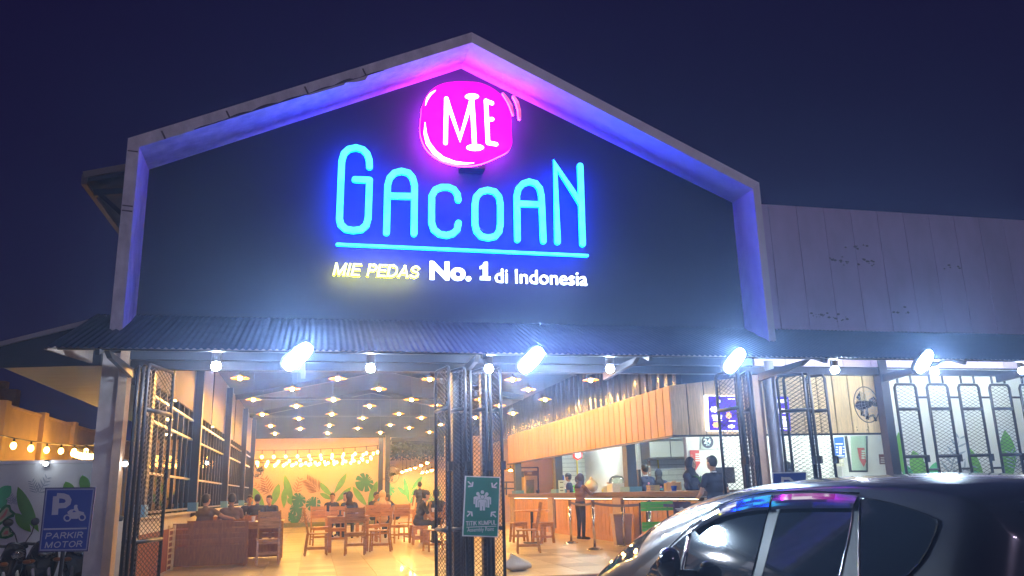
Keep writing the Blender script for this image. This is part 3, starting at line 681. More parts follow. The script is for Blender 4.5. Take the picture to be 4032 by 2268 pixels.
A2 = [[(1275, 1062), (1270, 800), (1281, 757), (1308, 727), (1345, 715), (1383, 725), (1408, 755), (1418, 800), (1430, 1070)], [(1286, 848), (1406, 851)]]
N_ = [[(1515, 1075), (1501, 615), (1657, 850)], [(1650, 620), (1665, 1088)]]
for nm, pp in (('letter_g', G), ('letter_a', A1), ('letter_c', C_), ('letter_o', O_), ('letter_a', A2), ('letter_n', N_)):
    strokes(nm, pp, lw, gs, SY, .05, [cyan, blueg])
strokes('underline', [[(195, 1091), (940, 1124), (1692, 1158)]], 19*W, gs, SY, .05, [cyan, blueg])
bk = MB()
for u in (222, 380, 497, 656, 762, 1022, 1172, 1272, 1424, 1508, 1656):
    for v in (840, 980): x, z = xz(*Z2(u, v), 11.9); bk.box(x-.012, x+.012, SY+.001, 11.998, z-.012, z+.012)
bk.build('standoff', darkmetal, gs)
ms = thing('round_logo_sign', 'glowing magenta round logo with white letters MIE and two pink dashes at its right', 'sign', (2.3, SY, 6.4))
bl = [(695, 330), (699, 270), (722, 210), (765, 158), (825, 128), (900, 117), (965, 117), (1042, 122), (1110, 148), (1162, 185), (1203, 232), (1226, 290), (1238, 350), (1236, 420), (1241, 465), (1240, 500), (1215, 540), (1170, 562), (1110, 590), (1055, 611), (990, 623), (920, 622), (845, 605), (775, 570), (722, 520), (693, 450), (688, 390)]
bp_ = [xz(*Z2(*p), SY) for p in bl]
# smooth outline
def smooth(pts, it=2):
    for _ in range(it):
        o = []
        for k in range(len(pts)):
            a, b = pts[k], pts[(k+1) % len(pts)]; o += [(a[0]*.75+b[0]*.25, a[1]*.75+b[1]*.25), (a[0]*.25+b[0]*.75, a[1]*.25+b[1]*.75)]
        pts = o
    return pts
sp = smooth(bp_); cxm = sum(p[0] for p in sp)/len(sp); czm = sum(p[1] for p in sp)/len(sp)
mb = MB(); n = len(sp)
for k in range(n):
    a, b = sp[k], sp[(k+1) % n]
    mb.cm = 1; mb.q([(a[0], SY, a[1]), (b[0], SY, b[1]), (b[0], SY-.06, b[1]), (a[0], SY-.06, a[1])])
mb.cm = 0; mb.q([(a[0], SY-.06, a[1]) for a in sp]); mb.cm = 1; mb.q([(a[0], SY, a[1]) for a in sp])
mb.build('logo_face', [mag, magb], ms)
MB().box(2.1, 2.5, SY+.001, 11.999, 6.2, 6.6).build('mounting_box', darkmetal, ms)
yl = SY-.062; s28 = 28*W
strokes('letter_m', [[(850, 212), (845, 478)], [(852, 220), (932, 452), (1000, 225)]], s28, ms, yl, .012, [whiteg, whiteg])
strokes('letter_i', [[(1003, 205), (1012, 350), (1020, 505)]], 30*W, ms, yl-.006, .012, [whiteg, whiteg])
for c, rx, rz in (((1003, 201), 42, 17), ((1022, 507), 53, 19)):
    MB().prism([xz(*Z2(c[0]+rx*math.cos(t), c[1]+rz*math.sin(t)), yl) for t in [2*PI*j/20 for j in range(20)]], yl-.022, yl-.008).build('letter_i_serif', whiteg, ms)
strokes('letter_e', [[(1088, 225), (1094, 350), (1100, 478)], [(1090, 228), (1124, 240)], [(1097, 340), (1125, 336)], [(1102, 478), (1148, 487)]], s28, ms, yl, .012, [whiteg, whiteg])
for pts, ws in (([(724, 252), (736, 212), (756, 184), (786, 162)], [3, 14, 14, 3]), ([(722, 355), (723, 420), (740, 480), (780, 535), (830, 573), (900, 596), (960, 602), (1016, 598)], [3, 20, 28, 32, 28, 20, 14, 3])):
    mb = MB(); ribbon(mb, [xz(*Z2(*p), yl) for p in pts], [a*W for a in ws], yl, .012); mb.build('crescent_highlight', [whiteg, whiteg], ms)
for pts, ws in (([(1187, 186), (1212, 220), (1235, 262), (1248, 312)], [12, 22, 22, 12]), ([(1250, 204), (1272, 240), (1285, 290), (1287, 335)], [16, 22, 22, 20])):
    mb = MB(); ribbon(mb, [xz(*Z2(*p), SY) for p in pts], [a*W for a in ws], SY, .05); mb.build('motion_dash', [pinkg, magb], ms)
tg = thing('tagline_sign', 'illuminated tagline letters reading MIE PEDAS No. 1 di Indonesia', 'sign', (2, SY, 4))
def tx(body, u0, u1, v0a, v1a, mats, bold=0., shear=0., thick=.04, nm='lettering', sp_=1.):
    a = xz(*Z2(u0, v1a), SY); b = xz(*Z2(u1, v1a), SY); c = xz(*Z2(u0, v0a), SY)
    return text(nm, body, a[0], b[0], (a[1]), c[1], SY, mats, tg, thick=thick, bold=bold, shear=shear, spacing=sp_)
a = xz(*Z2(168, 1275), SY); b = xz(*Z2(694, 1283), SY); c = xz(*Z2(168, 1197), SY)
block('MIE PEDAS', a[0], b[0], a[1], c[1], SY, [yelg, yelh], tg, .17, .2, .04)
tx('No.', 750, 998, 1190, 1301, [whiteg, whh], .035)
mb = MB(); o1 = [(1050, 1222), (1066, 1216), (1076, 1196), (1096, 1196), (1096, 1283), (1113, 1284), (1113, 1303), (1052, 1301), (1052, 1281), (1070, 1282), (1070, 1232), (1050, 1236)]; q1 = [xz(*Z2(*p), SY) for p in o1]
mb.q([(x, SY-.04, z) for x, z in q1]); mb.cm = 1
for k in range(len(q1)): a, b = q1[k], q1[(k+1) % len(q1)]; mb.q([(a[0], SY, a[1]), (b[0], SY, b[1]), (b[0], SY-.04, b[1]), (a[0], SY-.04, a[1])])
mb.build('lettering', [whiteg, whh], tg)
tx('di Indonesia', 1142, 1694, 1235, 1318, [whiteg, whh], .0)
# ================================================================ FLOODLIGHTS, SPOTS, LAMPS
flood = glow('flood_led_panel', (.58, .78, 1), 1200)
fl = None
for k, (px, py, lb) in enumerate(((1172, 1404, 'leftmost floodlight left of the middle door post'), (2092, 1417, 'floodlight right of the middle door post'), (2893, 1420, 'floodlight above the right column'), (3640, 1424, 'rightmost floodlight over the mesh screens'))):
    p = P(px, py, y=9.93)
    if fl is None:
        fl = thing('floodlight', '', 'floodlight', p, math.radians(0), 'floodlights along the awning edge')  # head stretched and turned diagonal, putting the lens flare into its shape
        MB().prism([(.22*math.copysign(abs(math.cos(t))**.6, math.cos(t)), .11*math.copysign(abs(math.sin(t))**.6, math.sin(t))) for t in [2*PI*j/28 for j in range(28)]], 0, .07).build('housing', darkmetal, fl, world=False).rotation_euler = (math.radians(14), math.radians(-45), 0)
        MB().prism([(.2*math.copysign(abs(math.cos(t))**.75, math.cos(t)), .088*math.copysign(abs(math.sin(t))**.75, math.sin(t))) for t in [2*PI*j/28 for j in range(28)]], -.012, -.001).build('led_panel', flood, fl, world=False).rotation_euler = (math.radians(14), math.radians(-45), 0)
        MB().beam((0, .08, 0), (0, .2, .07), .03, .02).beam((-.08, .09, -.02), (.08, .09, .02), .02, .02).build('bracket', darkmetal, fl, world=False); fl['label'] = 'bright white '+lb
    else: dup(fl, p, None, 'bright white '+lb)
bulbw = glow('spot_bulb', (.8, .88, 1), 1000)
sp0 = None
for k, (px, py) in enumerate(((851, 1442), (1459, 1450), (1925, 1452), (2402, 1452), (3287, 1457), (3680, 1465), (4025, 1460))):
    p = P(px, py, y=10.9)
    lb = 'white globe spotlight with black holder, %s from the left under the awning' % (ORD[k] if k else 'first')
    if sp0 is None:
        sp0 = thing('spotlight', lb, 'spotlight', p, 0, 'globe spotlights under the awning')
        MB().lathe([(0, .3), (.06, .3), (.06, .06), (.055, .05), (0, .05)], n=16).build('holder', blackpl, sp0, world=False)
        MB().ell((0, 0, 0), (.058, .058, .055), 16, 10).build('bulb', bulbw, sp0, world=False, smooth=True)
    else: dup(sp0, p, None, lb)
# pendant lamps
shade = mat('orange_enamel_shade', (.4, .16, .03), .35); shin = mat('amber_shade_inside', (.3, .1, .012), .5)
pbulb = glow('warm_pendant_bulb', (1, .52, .12), 1900)
pl0 = None
def pend_proto(lb, loc, cord):
    t = thing('pendant_lamp', lb, 'pendant lamp', loc, 0, 'dish pendant lamps over the dining hall')
    MB().lathe([(.03, .075), (.045, .06), (.1, .035), (.19, 0), (.195, -.006)], n=24).build('shade', shade, t, world=False, smooth=True)
    MB().lathe([(.195, -.008), (.185, -.001), (.1, .028), (.03, .05), (0, .052)], n=24).build('reflector', shin, t, world=False, smooth=True)
    MB().ell((0, 0, .0), (.038, .038, .045), 12, 8).build('bulb', pbulb, t, world=False, smooth=True)
    MB().tube([(0, 0, .07), (0, 0, .14)], .02).tube([(0, 0, .14), (0, 0, cord)], .005, 5).build('cord', blackpl, t, world=False)
    return t
rows = {18: [-1.6, .43, 2.45, 4.36, 6.25], 19.8: [-.57, 1.46, 3.35, 5.2], 22: [-1.6, .43, 2.5, 4.4, 6.25], 23.6: [-.55, 1.48, 3.4, 5.3], 26: [-1.6, .47, 2.55, 4.42, 6.28], 27.4: [-.55, 1.5, 3.45, 5.3], 30.2: [-1.56, .48, 2.65, 4.5], 31.6: [-.56, 1.55, 3.5], 33.9: [-1.57, .47, 2.58, 4.6]}
for ri, (yy, xs) in enumerate(rows.items()):
    for xi, x in enumerate(xs):
        lb = 'amber dish pendant lamp, %s from the left in the %s row back from the entrance' % (ORD[xi], ORD[ri])
        if pl0 is None: pl0 = pend_proto(lb, (x, yy, 3.7), 1.0)
        else: dup(pl0, (x, yy, 3.7), None, lb)
k = 0
for px, py in ((1682, 1822), (1658, 1832), (1634, 1841), (1615, 1847), (1600, 1852), (1585, 1857), (1718, 1848), (1700, 1851), (1682, 1857), (1664, 1860), (2010, 1850), (2000, 1680)):
    if k < 10: p = P(px, py, y=(36.5+k*1.1 if k < 6 else 38+(k-6)*1.4))
    else: p = P(px, py, y=(30 if k == 10 else 21))
    lb = ('small amber pendant lamp, %s from the right in the %s row under the pergola' % (ORD[k if k < 6 else k-6], 'upper' if k < 6 else 'lower')) if k < 10 else ('lone dish pendant lamp seen through the gap left of the first counter post' if k == 10 else 'unlit looking dish lamp at the left end of the plank fascia')
    if k != 11:
        q = dup(pl0, p, None, lb, 'dish pendant lamps in the rear corner'); q.scale = (1.25, 1.25, 1)
        if k < 10: q.scale = (1.3, 1.3, 1)
    k += 1
# string lights
sb = glow('string_bulb', (1, .5, .1), 42)
def string(lb, pts, sag, n, r=.05, drop=.13):
    t = thing('string_light', lb, 'string light', pts[0], 0, None); a, b = Vector(pts[0]), Vector(pts[1]); ps = []
    for k in range(25): s_ = k/24; p = a.lerp(b, s_); p.z -= sag*4*s_*(1-s_); ps.append(p)
    MB().tube(ps, .012, 5).build('cable', blackpl, t)
    first = None
    for k in range(n):
        s_ = (k+.5)/n; p = a.lerp(b, s_); p.z -= sag*4*s_*(1-s_)+drop
        if first is None:
            first = MB().ell((0, 0, 0), (r, r, r*1.25), 10, 7).build('bulb', sb, t, world=False, smooth=True); first.location = p-a
            so_ = MB().tube([(0, 0, r), (0, 0, drop)], .018, 6).build('socket', blackpl, first, world=False)
        else:
            c = piece(first, t, p-a); d = so_.copy(); COL.objects.link(d); d.parent = c
for (u0, v0, u1, v1, y, sag, n, lb) in ((190, 395, 1800, 330, 36.2, .06, 11, 'topmost string of warm bulbs crossing the cream mural wall'), (130, 515, 1740, 395, 35.6, .06, 12, 'second string of warm bulbs from the top, rising to the right'),
                                      (150, 520, 1700, 440, 36.4, .12, 13, 'third string of warm bulbs, slightly sagging'), (150, 545, 1700, 460, 36.6, .1, 14, 'fourth string of warm bulbs down the mural wall'), (150, 555, 1650, 500, 36.7, .06, 14, 'lowest string of warm bulbs just above the painted leaves')):
    a, b = P(*Z7(u0, v0), y=y), P(*Z7(u1, v1), y=y); string(lb, (a, b), sag, n, .052 if v0 > 400 else .06, .28 if v0 < 400 else .12)
string('string of warm bulbs along the ochre boundary wall at the far left', (P(-60, 1700, x=-5.6), P(405, 1750, x=-5.3)), .1, 8, .055, .14)
string('short lower string of clustered warm bulbs by the left column', (P(285, 1762, x=-5.5), P(400, 1775, x=-4.6)), .05, 9, .06, .12)
# extra yard lamps seen at left: two small white lamps
for px, py, y, lb in ((180, 1826, 13.9, 'small white wall lamp on top of the leaf mural wall'), (492, 1827, 12.02, 'small white lamp beside the left folding doors'), (815, 1823, 20, 'small white lamp shining through the left side windows')):
    t = thing('wall_lamp', lb, 'lamp', P(px, py, y=y), 0)
    MB().ell((0, 0, 0), (.035, .03, .03), 10, 7).build('bulb', glow('small_white_bulb', (.85, .93, 1), 60), t, world=False, smooth=True)
    MB().box(-.03, .03, .02, .08, -.04, .06).build('base', blackpl, t, world=False)
# ================================================================ FOLDING MESH DOORS
meshcache = {}
def mesh_leaf(a, b, lb, grp, z0=.03, z1=2.95, rails=(.72, 2.35), parent=None, thick=.045, pitch=.062):
    a, b = Vector((a[0], a[1], 0)), Vector((b[0], b[1], 0)); wd = (b-a).length; ang = math.atan2((b-a).y, (b-a).x)
    t = thing('mesh_door', lb, 'mesh door', (a.x, a.y, z0), ang, grp)
    h = z1-z0; r = .024
    MB().tube([(r, 0, 0), (r, 0, h-.08), (r+.03, 0, h-.03), (r+.08, 0, h-r), (wd-r-.08, 0, h-r), (wd-r-.03, 0, h-.03), (wd-r, 0, h-.08), (wd-r, 0, 0)], r, 8).build('frame', darkmetal, t, world=False, smooth=True)
    for z in rails: MB().tube([(r, 0, z-z0), (wd-r, 0, z-z0)], .028, 8).build('rail', darkmetal, t, world=False, smooth=True)
    MB().box(r, wd-r, -.012, .012, .01, .05).build('bottom_rail', darkmetal, t, world=False)
    key = round(wd, 2)
    if key not in meshcache:
        mb = MB(); W_, H_ = wd-2*r, h-.07; dx, dz = pitch, pitch*.5; sl_ = dz/dx
        def line(x, z, s):      # clipped strand going right with slope s
            x1_, z1_ = x, z; xe = W_; ze = z+s*(W_-x)
            if ze > H_: xe = x+(H_-z)/s; ze = H_
            if ze < 0: xe = x+(0-z)/s; ze = 0
            if xe-x > .01: mb.beam((r+x, 0, .04+z), (r+xe, 0, .04+ze), .005, .0055, up=(0, 1, 0))
        k = 0
        while k*dz*2 < H_: line(0, k*dz*2, sl_*1.0); line(0, k*dz*2, -sl_); k += 1
        k = 1
        while k*dx*2*1.0 < W_+.001: line(k*dx*2, 0, sl_); line(k*dx*2, H_, -sl_); k += 1
        meshcache[key] = mb.build('wire_mesh', darkmetal, t, world=False, recalc=False)
        for p_ in list(meshcache[key].data.polygons)[:1]: pass
    else:
        c = meshcache[key].copy(); COL.objects.link(c); c.parent = t
    MB().box(wd-.03, wd+.035, -.03, .03, 1.5-z0, 1.62-z0).build('hinge', darkmetal, t, world=False)
    return t
g = 'folding mesh door leaves of the entrance'
mesh_leaf((-2.13, 11.15), (-1.94, 12.0), 'black mesh door leaf swung open at the left end of the entrance', g)
mesh_leaf((-2.28, 11.35), (-2.34, 11.95), 'black mesh door leaf folded flat beside the left column', g)
mesh_leaf((-2.2, 11.25), (-2.24, 11.95), 'second black mesh door leaf folded next to the left column', g)
cx = [((1.62, 11.72), (1.73, 11.1), 'narrow black mesh leaf at the left of the middle stack'), ((1.78, 11.75), (1.98, 11.2), 'black mesh leaf in the middle stack left of the green sign'), ((2.06, 11.25), (2.0, 11.8), 'black mesh leaf edge on behind the green sign'), ((2.1, 11.8), (2.29, 11.25), 'black mesh leaf behind the green sign'), ((2.34, 11.25), (2.4, 11.8), 'black mesh leaf folded at the right of the middle stack'), ((2.42, 11.8), (2.5, 11.25), 'outer black mesh leaf at the right of the middle stack')]
for a, b, lb in cx: mesh_leaf((a[0]+.055, a[1]), (b[0]+.055, b[1]), lb, g)
for a, b, lb in (((6.16, 11.75), (6.24, 11.15), 'black mesh leaf in front of the menu screen, left of the right column'), ((6.27, 11.2), (6.6, 11.9), 'black mesh leaf folded back beside the right column'), ((6.68, 11.9), (6.52, 11.35), 'black mesh leaf against the right column'), ((6.6, 11.4), (6.75, 11.9), 'edge on black mesh leaf touching the right column'),
                 ((7.33, 11.9), (7.62, 11.5), 'black mesh leaf right of the grey pipe column'), ((7.45, 11.9), (7.68, 11.45), 'black mesh leaf folded behind the one by the pipe column'), ((7.9, 11.95), (8.08, 11.62), 'black mesh leaf nearest the wall fan')): mesh_leaf(a, b, lb, g)
# fixed mesh screens on the right
for k in range(9):
    x0 = 9.66+.652*k
    lb = 'rounded black mesh screen panel, %s from the left in front of the leaf mural' % ORD[k]
    s_ = mesh_leaf((x0, 12.03), (x0+.47, 12.03), lb, 'fixed mesh screens on the right', z0=.03, z1=2.85, rails=(2.4, 1.6))
    for a_, b_ in (((.1, 0, 2.82), (.1, 0, 2.95)), ((.37, 0, 2.82), (.37, 0, 2.95)), ((.47, 0, 2.57), (.652, 0, 2.57)), ((.47, 0, 1.35), (.652, 0, 1.35))): MB().tube([a_, b_], .02, 6).build('connector', darkmetal, s_, world=False)
# ================================================================ HANGING SIGNS
gr = mat('sign_green', (.0, .24, .15), .45, var=.05); wh = mat('sign_white', (.72, .75, .74), .5); blu = mat('sign_blue', (.02, .06, .36), .45)
asn = thing('assembly_point_sign', 'green and white TITIK KUMPUL assembly point sign on the middle door post', 'sign', (2.15, 10.95, 1))
Za = lambda u, v: (1700+u*.6335, 1350+v*.6335); ya = 10.95
cs = [xz(*Za(*p), ya) for p in ((208, 826), (427, 833), (414, 1209), (190, 1202))]
def inset(c, t):
    mx, mz = sum(p[0] for p in c)/4, sum(p[1] for p in c)/4
    return [(x-math.copysign(t, x-mx), z-math.copysign(t, z-mz)) for x, z in c]
MB().prism(cs, ya, ya+.02).build('board', wh, asn); MB().prism(inset(cs, .015), ya-.003, ya-.0005).build('green_panel', gr, asn)
yb = ya-.0035
for (cx_, cy_, a) in ((242, 880, 0), (387, 886, 90), (382, 1064, 180), (238, 1062, 270)):
    ca, sa = math.cos(math.radians(a)), math.sin(math.radians(a)); mb = MB()
    for sh_ in ([(-20, -16), (-14, -22), (6, -2), (0, 4)], [(14, 14), (18, -16), (8, -16), (6, 0), (4, 6), (-2, 6), (-16, 8), (-16, 18)]):
        mb.prism([xz(*Za(cx_+x*ca-y*sa, cy_+x*sa+y*ca), yb) for x, y in sh_], yb-.001, yb)
    mb.build('arrow', wh, asn)
mb = MB()
def fig(cx_, top, s_, dy):
    y_ = yb-dy
    mb.prism([xz(*Za(cx_+11*s_*math.cos(t), top+12*s_+12*s_*math.sin(t)), y_) for t in [2*PI*j/14 for j in range(14)]], y_-.001, y_)
    for sh_ in ([(-27, 34), (-18, 28), (18, 28), (27, 34), (27, 76), (19, 76), (19, 46), (16, 46), (16, 96), (2, 96), (2, 70), (-2, 70), (-2, 96), (-16, 96), (-16, 46), (-19, 46), (-19, 76), (-27, 76)],):
        mb.prism([xz(*Za(cx_+x*s_, top+y*s_), y_) for x, y in sh_], y_-.001, y_)
fig(287, 926, 1, 0); fig(342, 928, 1, 0); fig(315, 916, 1.0, .0015)
mb.build('people_pictogram', wh, asn)
mb = MB()
mb.prism([xz(*Za(315+x*1.12, 944+y*1.02), yb-.003) for x, y in [(-27, 34), (-18, 28), (18, 28), (27, 34), (27, 80), (19, 80), (16, 96), (-16, 96), (-19, 80), (-27, 80)]], yb-.004, yb-.003)
mb.prism([xz(*Za(315+14*math.cos(t), 957+15*math.sin(t)), yb-.003) for t in [2*PI*j/14 for j in range(14)]], yb-.004, yb-.003)
mb.build('pictogram_outline', gr, asn)
mb = MB(); fig(315, 946, 1.0, .0045); mb.build('front_figure', wh, asn)
def tfit(body, p0, p1, zf, y, m, parent, h, bold=0., thick=.001, shear=0.):
    a, b = xz(*zf(*p0), y), xz(*zf(*p1), y); return text('lettering', body, a[0], b[0], a[1], a[1]+h, y, m, parent, thick=thick, bold=bold, shear=shear)
hz = xz(*Za(210, 1137), ya)[1]; hz2 = xz(*Za(210, 1108), ya)[1]
a = xz(*Za(212, 1138), yb); b = xz(*Za(402, 1138), yb); block('TITIK KUMPUL', a[0], b[0], hz, hz2, yb, wh, asn, .17)
tfit('Assembly Point', (221, 1183), (387, 1184), Za, yb, wh, asn, (hz2-hz)*1.15, .0)
a = xz(*Za(216, 1145), yb); b = xz(*Za(402, 1149), yb); MB().box(a[0], b[0], yb-.001, yb, a[1]-.006, a[1]+.002).build('rule_line', wh, asn)
for u, v in ((222, 838), (414, 845), (402, 1195), (204, 1188)): pass
MB().beam((2.15, 10.975, 1.3), (2.15, 11.3, 1.3), .03, .03).beam((2.15, 10.975, .8), (2.15, 11.3, .8), .03, .03).build('bracket', darkmetal, asn)
# PARKIR MOTOR
pmn = thing('motor_parking_sign', 'tilted blue PARKIR MOTOR sign with motorcycle pictogram at the lower left', 'sign', (-2.35, 9, GZ))
Zp = lambda u, v: (u*.2885, 1850+v*.2885); yp = 9.0
cs = [xz(*Zp(*p), yp) for p in ((618, 243), (1308, 238), (1198, 1113), (522, 1122))]
MB().prism(cs, yp, yp+.015).build('board', mat('sign_rim_dark_blue', (.03, .03, .14), .5), pmn)
MB().prism([xz(*Zp(*p), yp) for p in ((632, 258), (1290, 253), (1184, 1097), (540, 1106))], yp-.002, yp-.0002).build('border', mat('sign_grey_border', (.3, .33, .5), .5), pmn)
MB().prism([xz(*Zp(*p), yp) for p in ((648, 278), (1270, 274), (1170, 1078), (558, 1086))], yp-.004, yp-.0022).build('blue_panel', blu, pmn)
y_ = yp-.0045; gwh = mat('sign_pale_grey', (.5, .52, .6), .5)
mb = MB(); zl = lambda pts: [xz(*Zp(*p), y_) for p in pts]
ribbon(mb, zl([(748, 615), (768, 360)]), .056, y_, .001, caps=(0, 0)); ribbon(mb, zl([(775, 352), (860, 356), (915, 375), (938, 415), (928, 455), (888, 485), (790, 492)]), .05, y_-.0012, .001, caps=(0, 0))
mb.build('letter_p', gwh, pmn)
mb = MB()
for cx_, cy_ in ((918, 658), (1120, 648)): ribbon(mb, [xz(*Zp(cx_+42*math.cos(t), cy_+40*math.sin(t)), y_) for t in [2*PI*j/18 for j in range(18)]], .013, y_, .001, closed=True)
mb.prism(zl([(925, 600), (920, 575), (960, 545), (1010, 535), (1010, 500), (1020, 480), (1045, 475), (1060, 485), (1055, 510), (1075, 560), (1145, 580), (1150, 600), (1080, 610), (1060, 668), (970, 668), (955, 620)]), y_-.001, y_)
mb.build('motorcycle_pictogram', gwh, pmn)
MB().prism(zl([(985, 580), (1010, 550), (1040, 575)]), y_-.002, y_-.0012).build('pictogram_gap', blu, pmn)
MB().prism(zl([(596, 800), (1186, 788), (1184, 808), (594, 822)]), y_-.001, y_).build('rule_line', gwh, pmn)
for wd_, q_ in (('PARKIR', ((616, 945), (1146, 840))), ('MOTOR', ((608, 1070), (1135, 962)))):
    a = xz(*Zp(*q_[0]), y_); b = xz(*Zp(*q_[1]), y_); block(wd_, a[0], b[0], a[1], b[1], y_, gwh, pmn, .18, .14)
MB().tube([(-2.37, yp+.035, GZ), (-2.34, yp+.035, 1.3)], .02, 8).build('pole', darkmetal, pmn); MB().lathe([(0, 0), (.16, 0), (.15, .04), (0, .05)], (-2.37, yp+.035, GZ+.001), 20).build('base_plate', concrete, pmn)
# right P sign
ps = thing('blue_parking_sign', 'blue P parking sign with white border half hidden behind the car roof', 'sign', (5.4, 9, GZ))
q = [xz(*p, 9.0) for p in ((3040, 1860), (3176, 1857), (3176, 2050), (3050, 2052))]
MB().prism(q, 9.0, 9.015).build('board', wh, ps); MB().prism(inset(q, .014), 8.997, 8.9998).build('blue_panel', blu, ps)
mb = MB(); zr_ = lambda pts: [xz(*p, 8.9965) for p in pts]
ribbon(mb, zr_([(3082, 1960), (3081, 1878)]), .035, 8.9965, .001, caps=(0, 0)); ribbon(mb, zr_([(3085, 1884), (3108, 1884), (3118, 1893), (3118, 1908), (3108, 1918), (3085, 1918)]), .032, 8.995, .001, caps=(0, 0)); mb.build('letter_p', wh, ps)
p = P(3110, 1990, y=9.03); MB().tube([(p.x, 9.035, GZ), (p.x, 9.035, 1.25)], .02, 8).build('pole', darkmetal, ps)
# menu screens on the fascia, above the counter
ms1 = thing('menu_lightbox', 'purple lit menu board with dishes, left half beside the mesh door', 'menu board', (8, 15.08, 2.8))
scr = glow('violet_screen', (.09, .04, .62), 1.6, var=.5, scale=6); scw = glow('screen_white', (.85, .8, 1), 3); scp = glow('screen_orange', (.95, .5, .2), 2.2)
Z5 = lambda u, v: (2700+u*.3933, 1380+v*.3933)
def box_px(name, pts, y, m, parent, t=.01, dy=0): return MB().prism([xz(*Z5(*p), y) for p in pts], y-t-dy, y-dy).build(name, m, parent)
for nm, root, x0_, x1_ in (('a', ms1, 182, 520), ):
    box_px('edge_glow', ((182, 450), (520, 455), (535, 808), (205, 806)), 15.07, glow('screen_edge_white', (.8, .85, 1), 4), root, .03)
    box_px('screen', ((222, 456), (518, 462), (532, 802), (236, 800)), 15.04, scr, root, .006)
    for q_ in (((310, 488), (345, 488), (345, 522), (310, 522)), ((262, 645), (365, 645), (365, 665), (262, 665)), ((270, 672), (360, 672), (360, 684), (270, 684)), ((275, 692), (365, 692), (365, 704), (275, 704)), ((420, 480), (490, 480), (490, 492), (420, 492)), ((430, 700), (500, 700), (500, 712), (430, 712))): box_px('text_line', q_, 15.03, scw, root, .002)
    for c_, r_, m_ in (((285, 590), (46, 34), scw), ((305, 745), (42, 34), scp), ((430, 650), (34, 40), scp), ((455, 760), (40, 22), scw)):
        st = [(c_[0]+r_[0]*math.cos(t)*(1 if j % 2 else .7), c_[1]+r_[1]*math.sin(t)*(1 if j % 2 else .7)) for j, t in enumerate([2*PI*j/14 for j in range(14)])]
        box_px('dish_picture', st, 15.03, m_, root, .002)
ms2 = thing('menu_lightbox', 'purple lit menu board seen through the mesh right of the pipe column', 'menu board', (9.5, 15.08, 2.8))
box_px('screen', ((845, 462), (1020, 466), (1048, 806), (870, 804)), 15.07, scr, ms2, .03)
for q_ in (((880, 490), (1015, 490), (1016, 525), (882, 525)), ((888, 582), (1022, 582), (1026, 632), (892, 632)), ((950, 660), (1008, 660), (1010, 690), (952, 690)), ((905, 665), (930, 665), (930, 760), (908, 760)), ((960, 700), (1030, 700), (1034, 765), (962, 765)), ((912, 775), (1040, 775), (1041, 788), (913, 788))): box_px('text_block', q_, 15.035, scw, ms2, .002)
# 24 hour disc, certificate, red poster, blue poster, mirror
yk = 17.47
d24 = thing('opening_hours_disc', 'dark round BUKA 24 JAM disc on the white kitchen wall', 'sign', (8.6, yk, 2.2))
Z4b = lambda u, v: (2450+u*.27607, 1680+v*.27607)
c_ = xz(*Z4b(1215, 215), yk); rr = 95*.27607/F*17.9
MB().prism([xz(*Z4b(*p), yk) for p in ((1120, 140), (1322, 145), (1328, 325), (1118, 325))], yk, yk+.008).build('acrylic_plate', mat('clear_plate', (.6, .66, .64), .1), d24)
MB().prism([(c_[0]+rr*math.cos(t), c_[1]+rr*math.sin(t)) for t in [2*PI*j/40 for j in range(40)]], yk-.012, yk-.001).build('disc', mat('disc_slate', (.02, .022, .05), .6), d24)
wt = mat('disc_pale_text', (.6, .8, .9), .4)
def t4(body, u0, v0, u1, v1, m, root, y, bold=.03): a = xz(*Z4b(u0, v1), y); b = xz(*Z4b(u1, v0), y); text('lettering', body, a[0], b[0], a[1], b[1], y, m, root, thick=.002, bold=bold)
t4('24', 1165, 172, 1260, 243, wt, d24, yk-.013); t4('BUKA', 1180, 140, 1240, 162, wt, d24, yk-.013, .02); t4('JAM', 1196, 252, 1244, 272, wt, d24, yk-.013, .02)
cf = thing('halal_certificate', 'framed pale certificate with leaf shaped emblem right of the dark disc', 'certificate', (9, yk, 2.2))
pz = lambda pts, y: [xz(*Z4b(*p), y) for p in pts]
MB().prism(pz(((1350, 155), (1452, 158), (1456, 325), (1352, 325)), yk), yk-.005, yk).build('frame', mat('grey_frame', (.4, .45, .45), .5), cf)
MB().prism(pz(((1358, 163), (1444, 166), (1448, 317), (1360, 317)), yk), yk-.007, yk-.0055).build('paper', wh, cf)
mb = MB(); ribbon(mb, pz(((1370, 225), (1380, 205), (1393, 185), (1408, 205), (1420, 225), (1410, 250), (1380, 250), (1370, 225)), yk-.0075), .012, yk-.0075, .001); mb.prism(pz(((1385, 235), (1395, 200), (1406, 235)), yk-.0075), yk-.0085, yk-.0076)
mb.build('emblem', mat('emblem_grey', (.2, .25, .28), .5), cf); t4('HALAL', 1372, 262, 1428, 276, MATS['emblem_grey'], cf, yk-.0075, 0)
rp_ = mat('poster_red', (.62, .06, .05), .5)
def red_poster(root, off=(0, 0), y=yk, zf=Z4b, s=1.):
    tr = lambda pts: [xz(*zf(p[0]*s+off[0], p[1]*s+off[1]), y) for p in pts]
    MB().prism(tr(((962, 336), (1094, 336), (1104, 506), (1116, 510), (1046, 624), (980, 520))), y-.006, y).build('red_arrow', rp_, root)
    for k in range(4): MB().prism(tr(((1040, 382+k*31), (1098, 382+k*31), (1100, 402+k*31), (1042, 402+k*31))), y-.008, y-.0065).build('price_strip', wh, root)
    for c in ((990, 410), (1000, 450)): MB().prism(tr([(c[0]+16*math.cos(t), c[1]+18*math.sin(t)) for t in [2*PI*j/12 for j in range(12)]]), y-.008, y-.0065).build('dish_picture', pk, root)
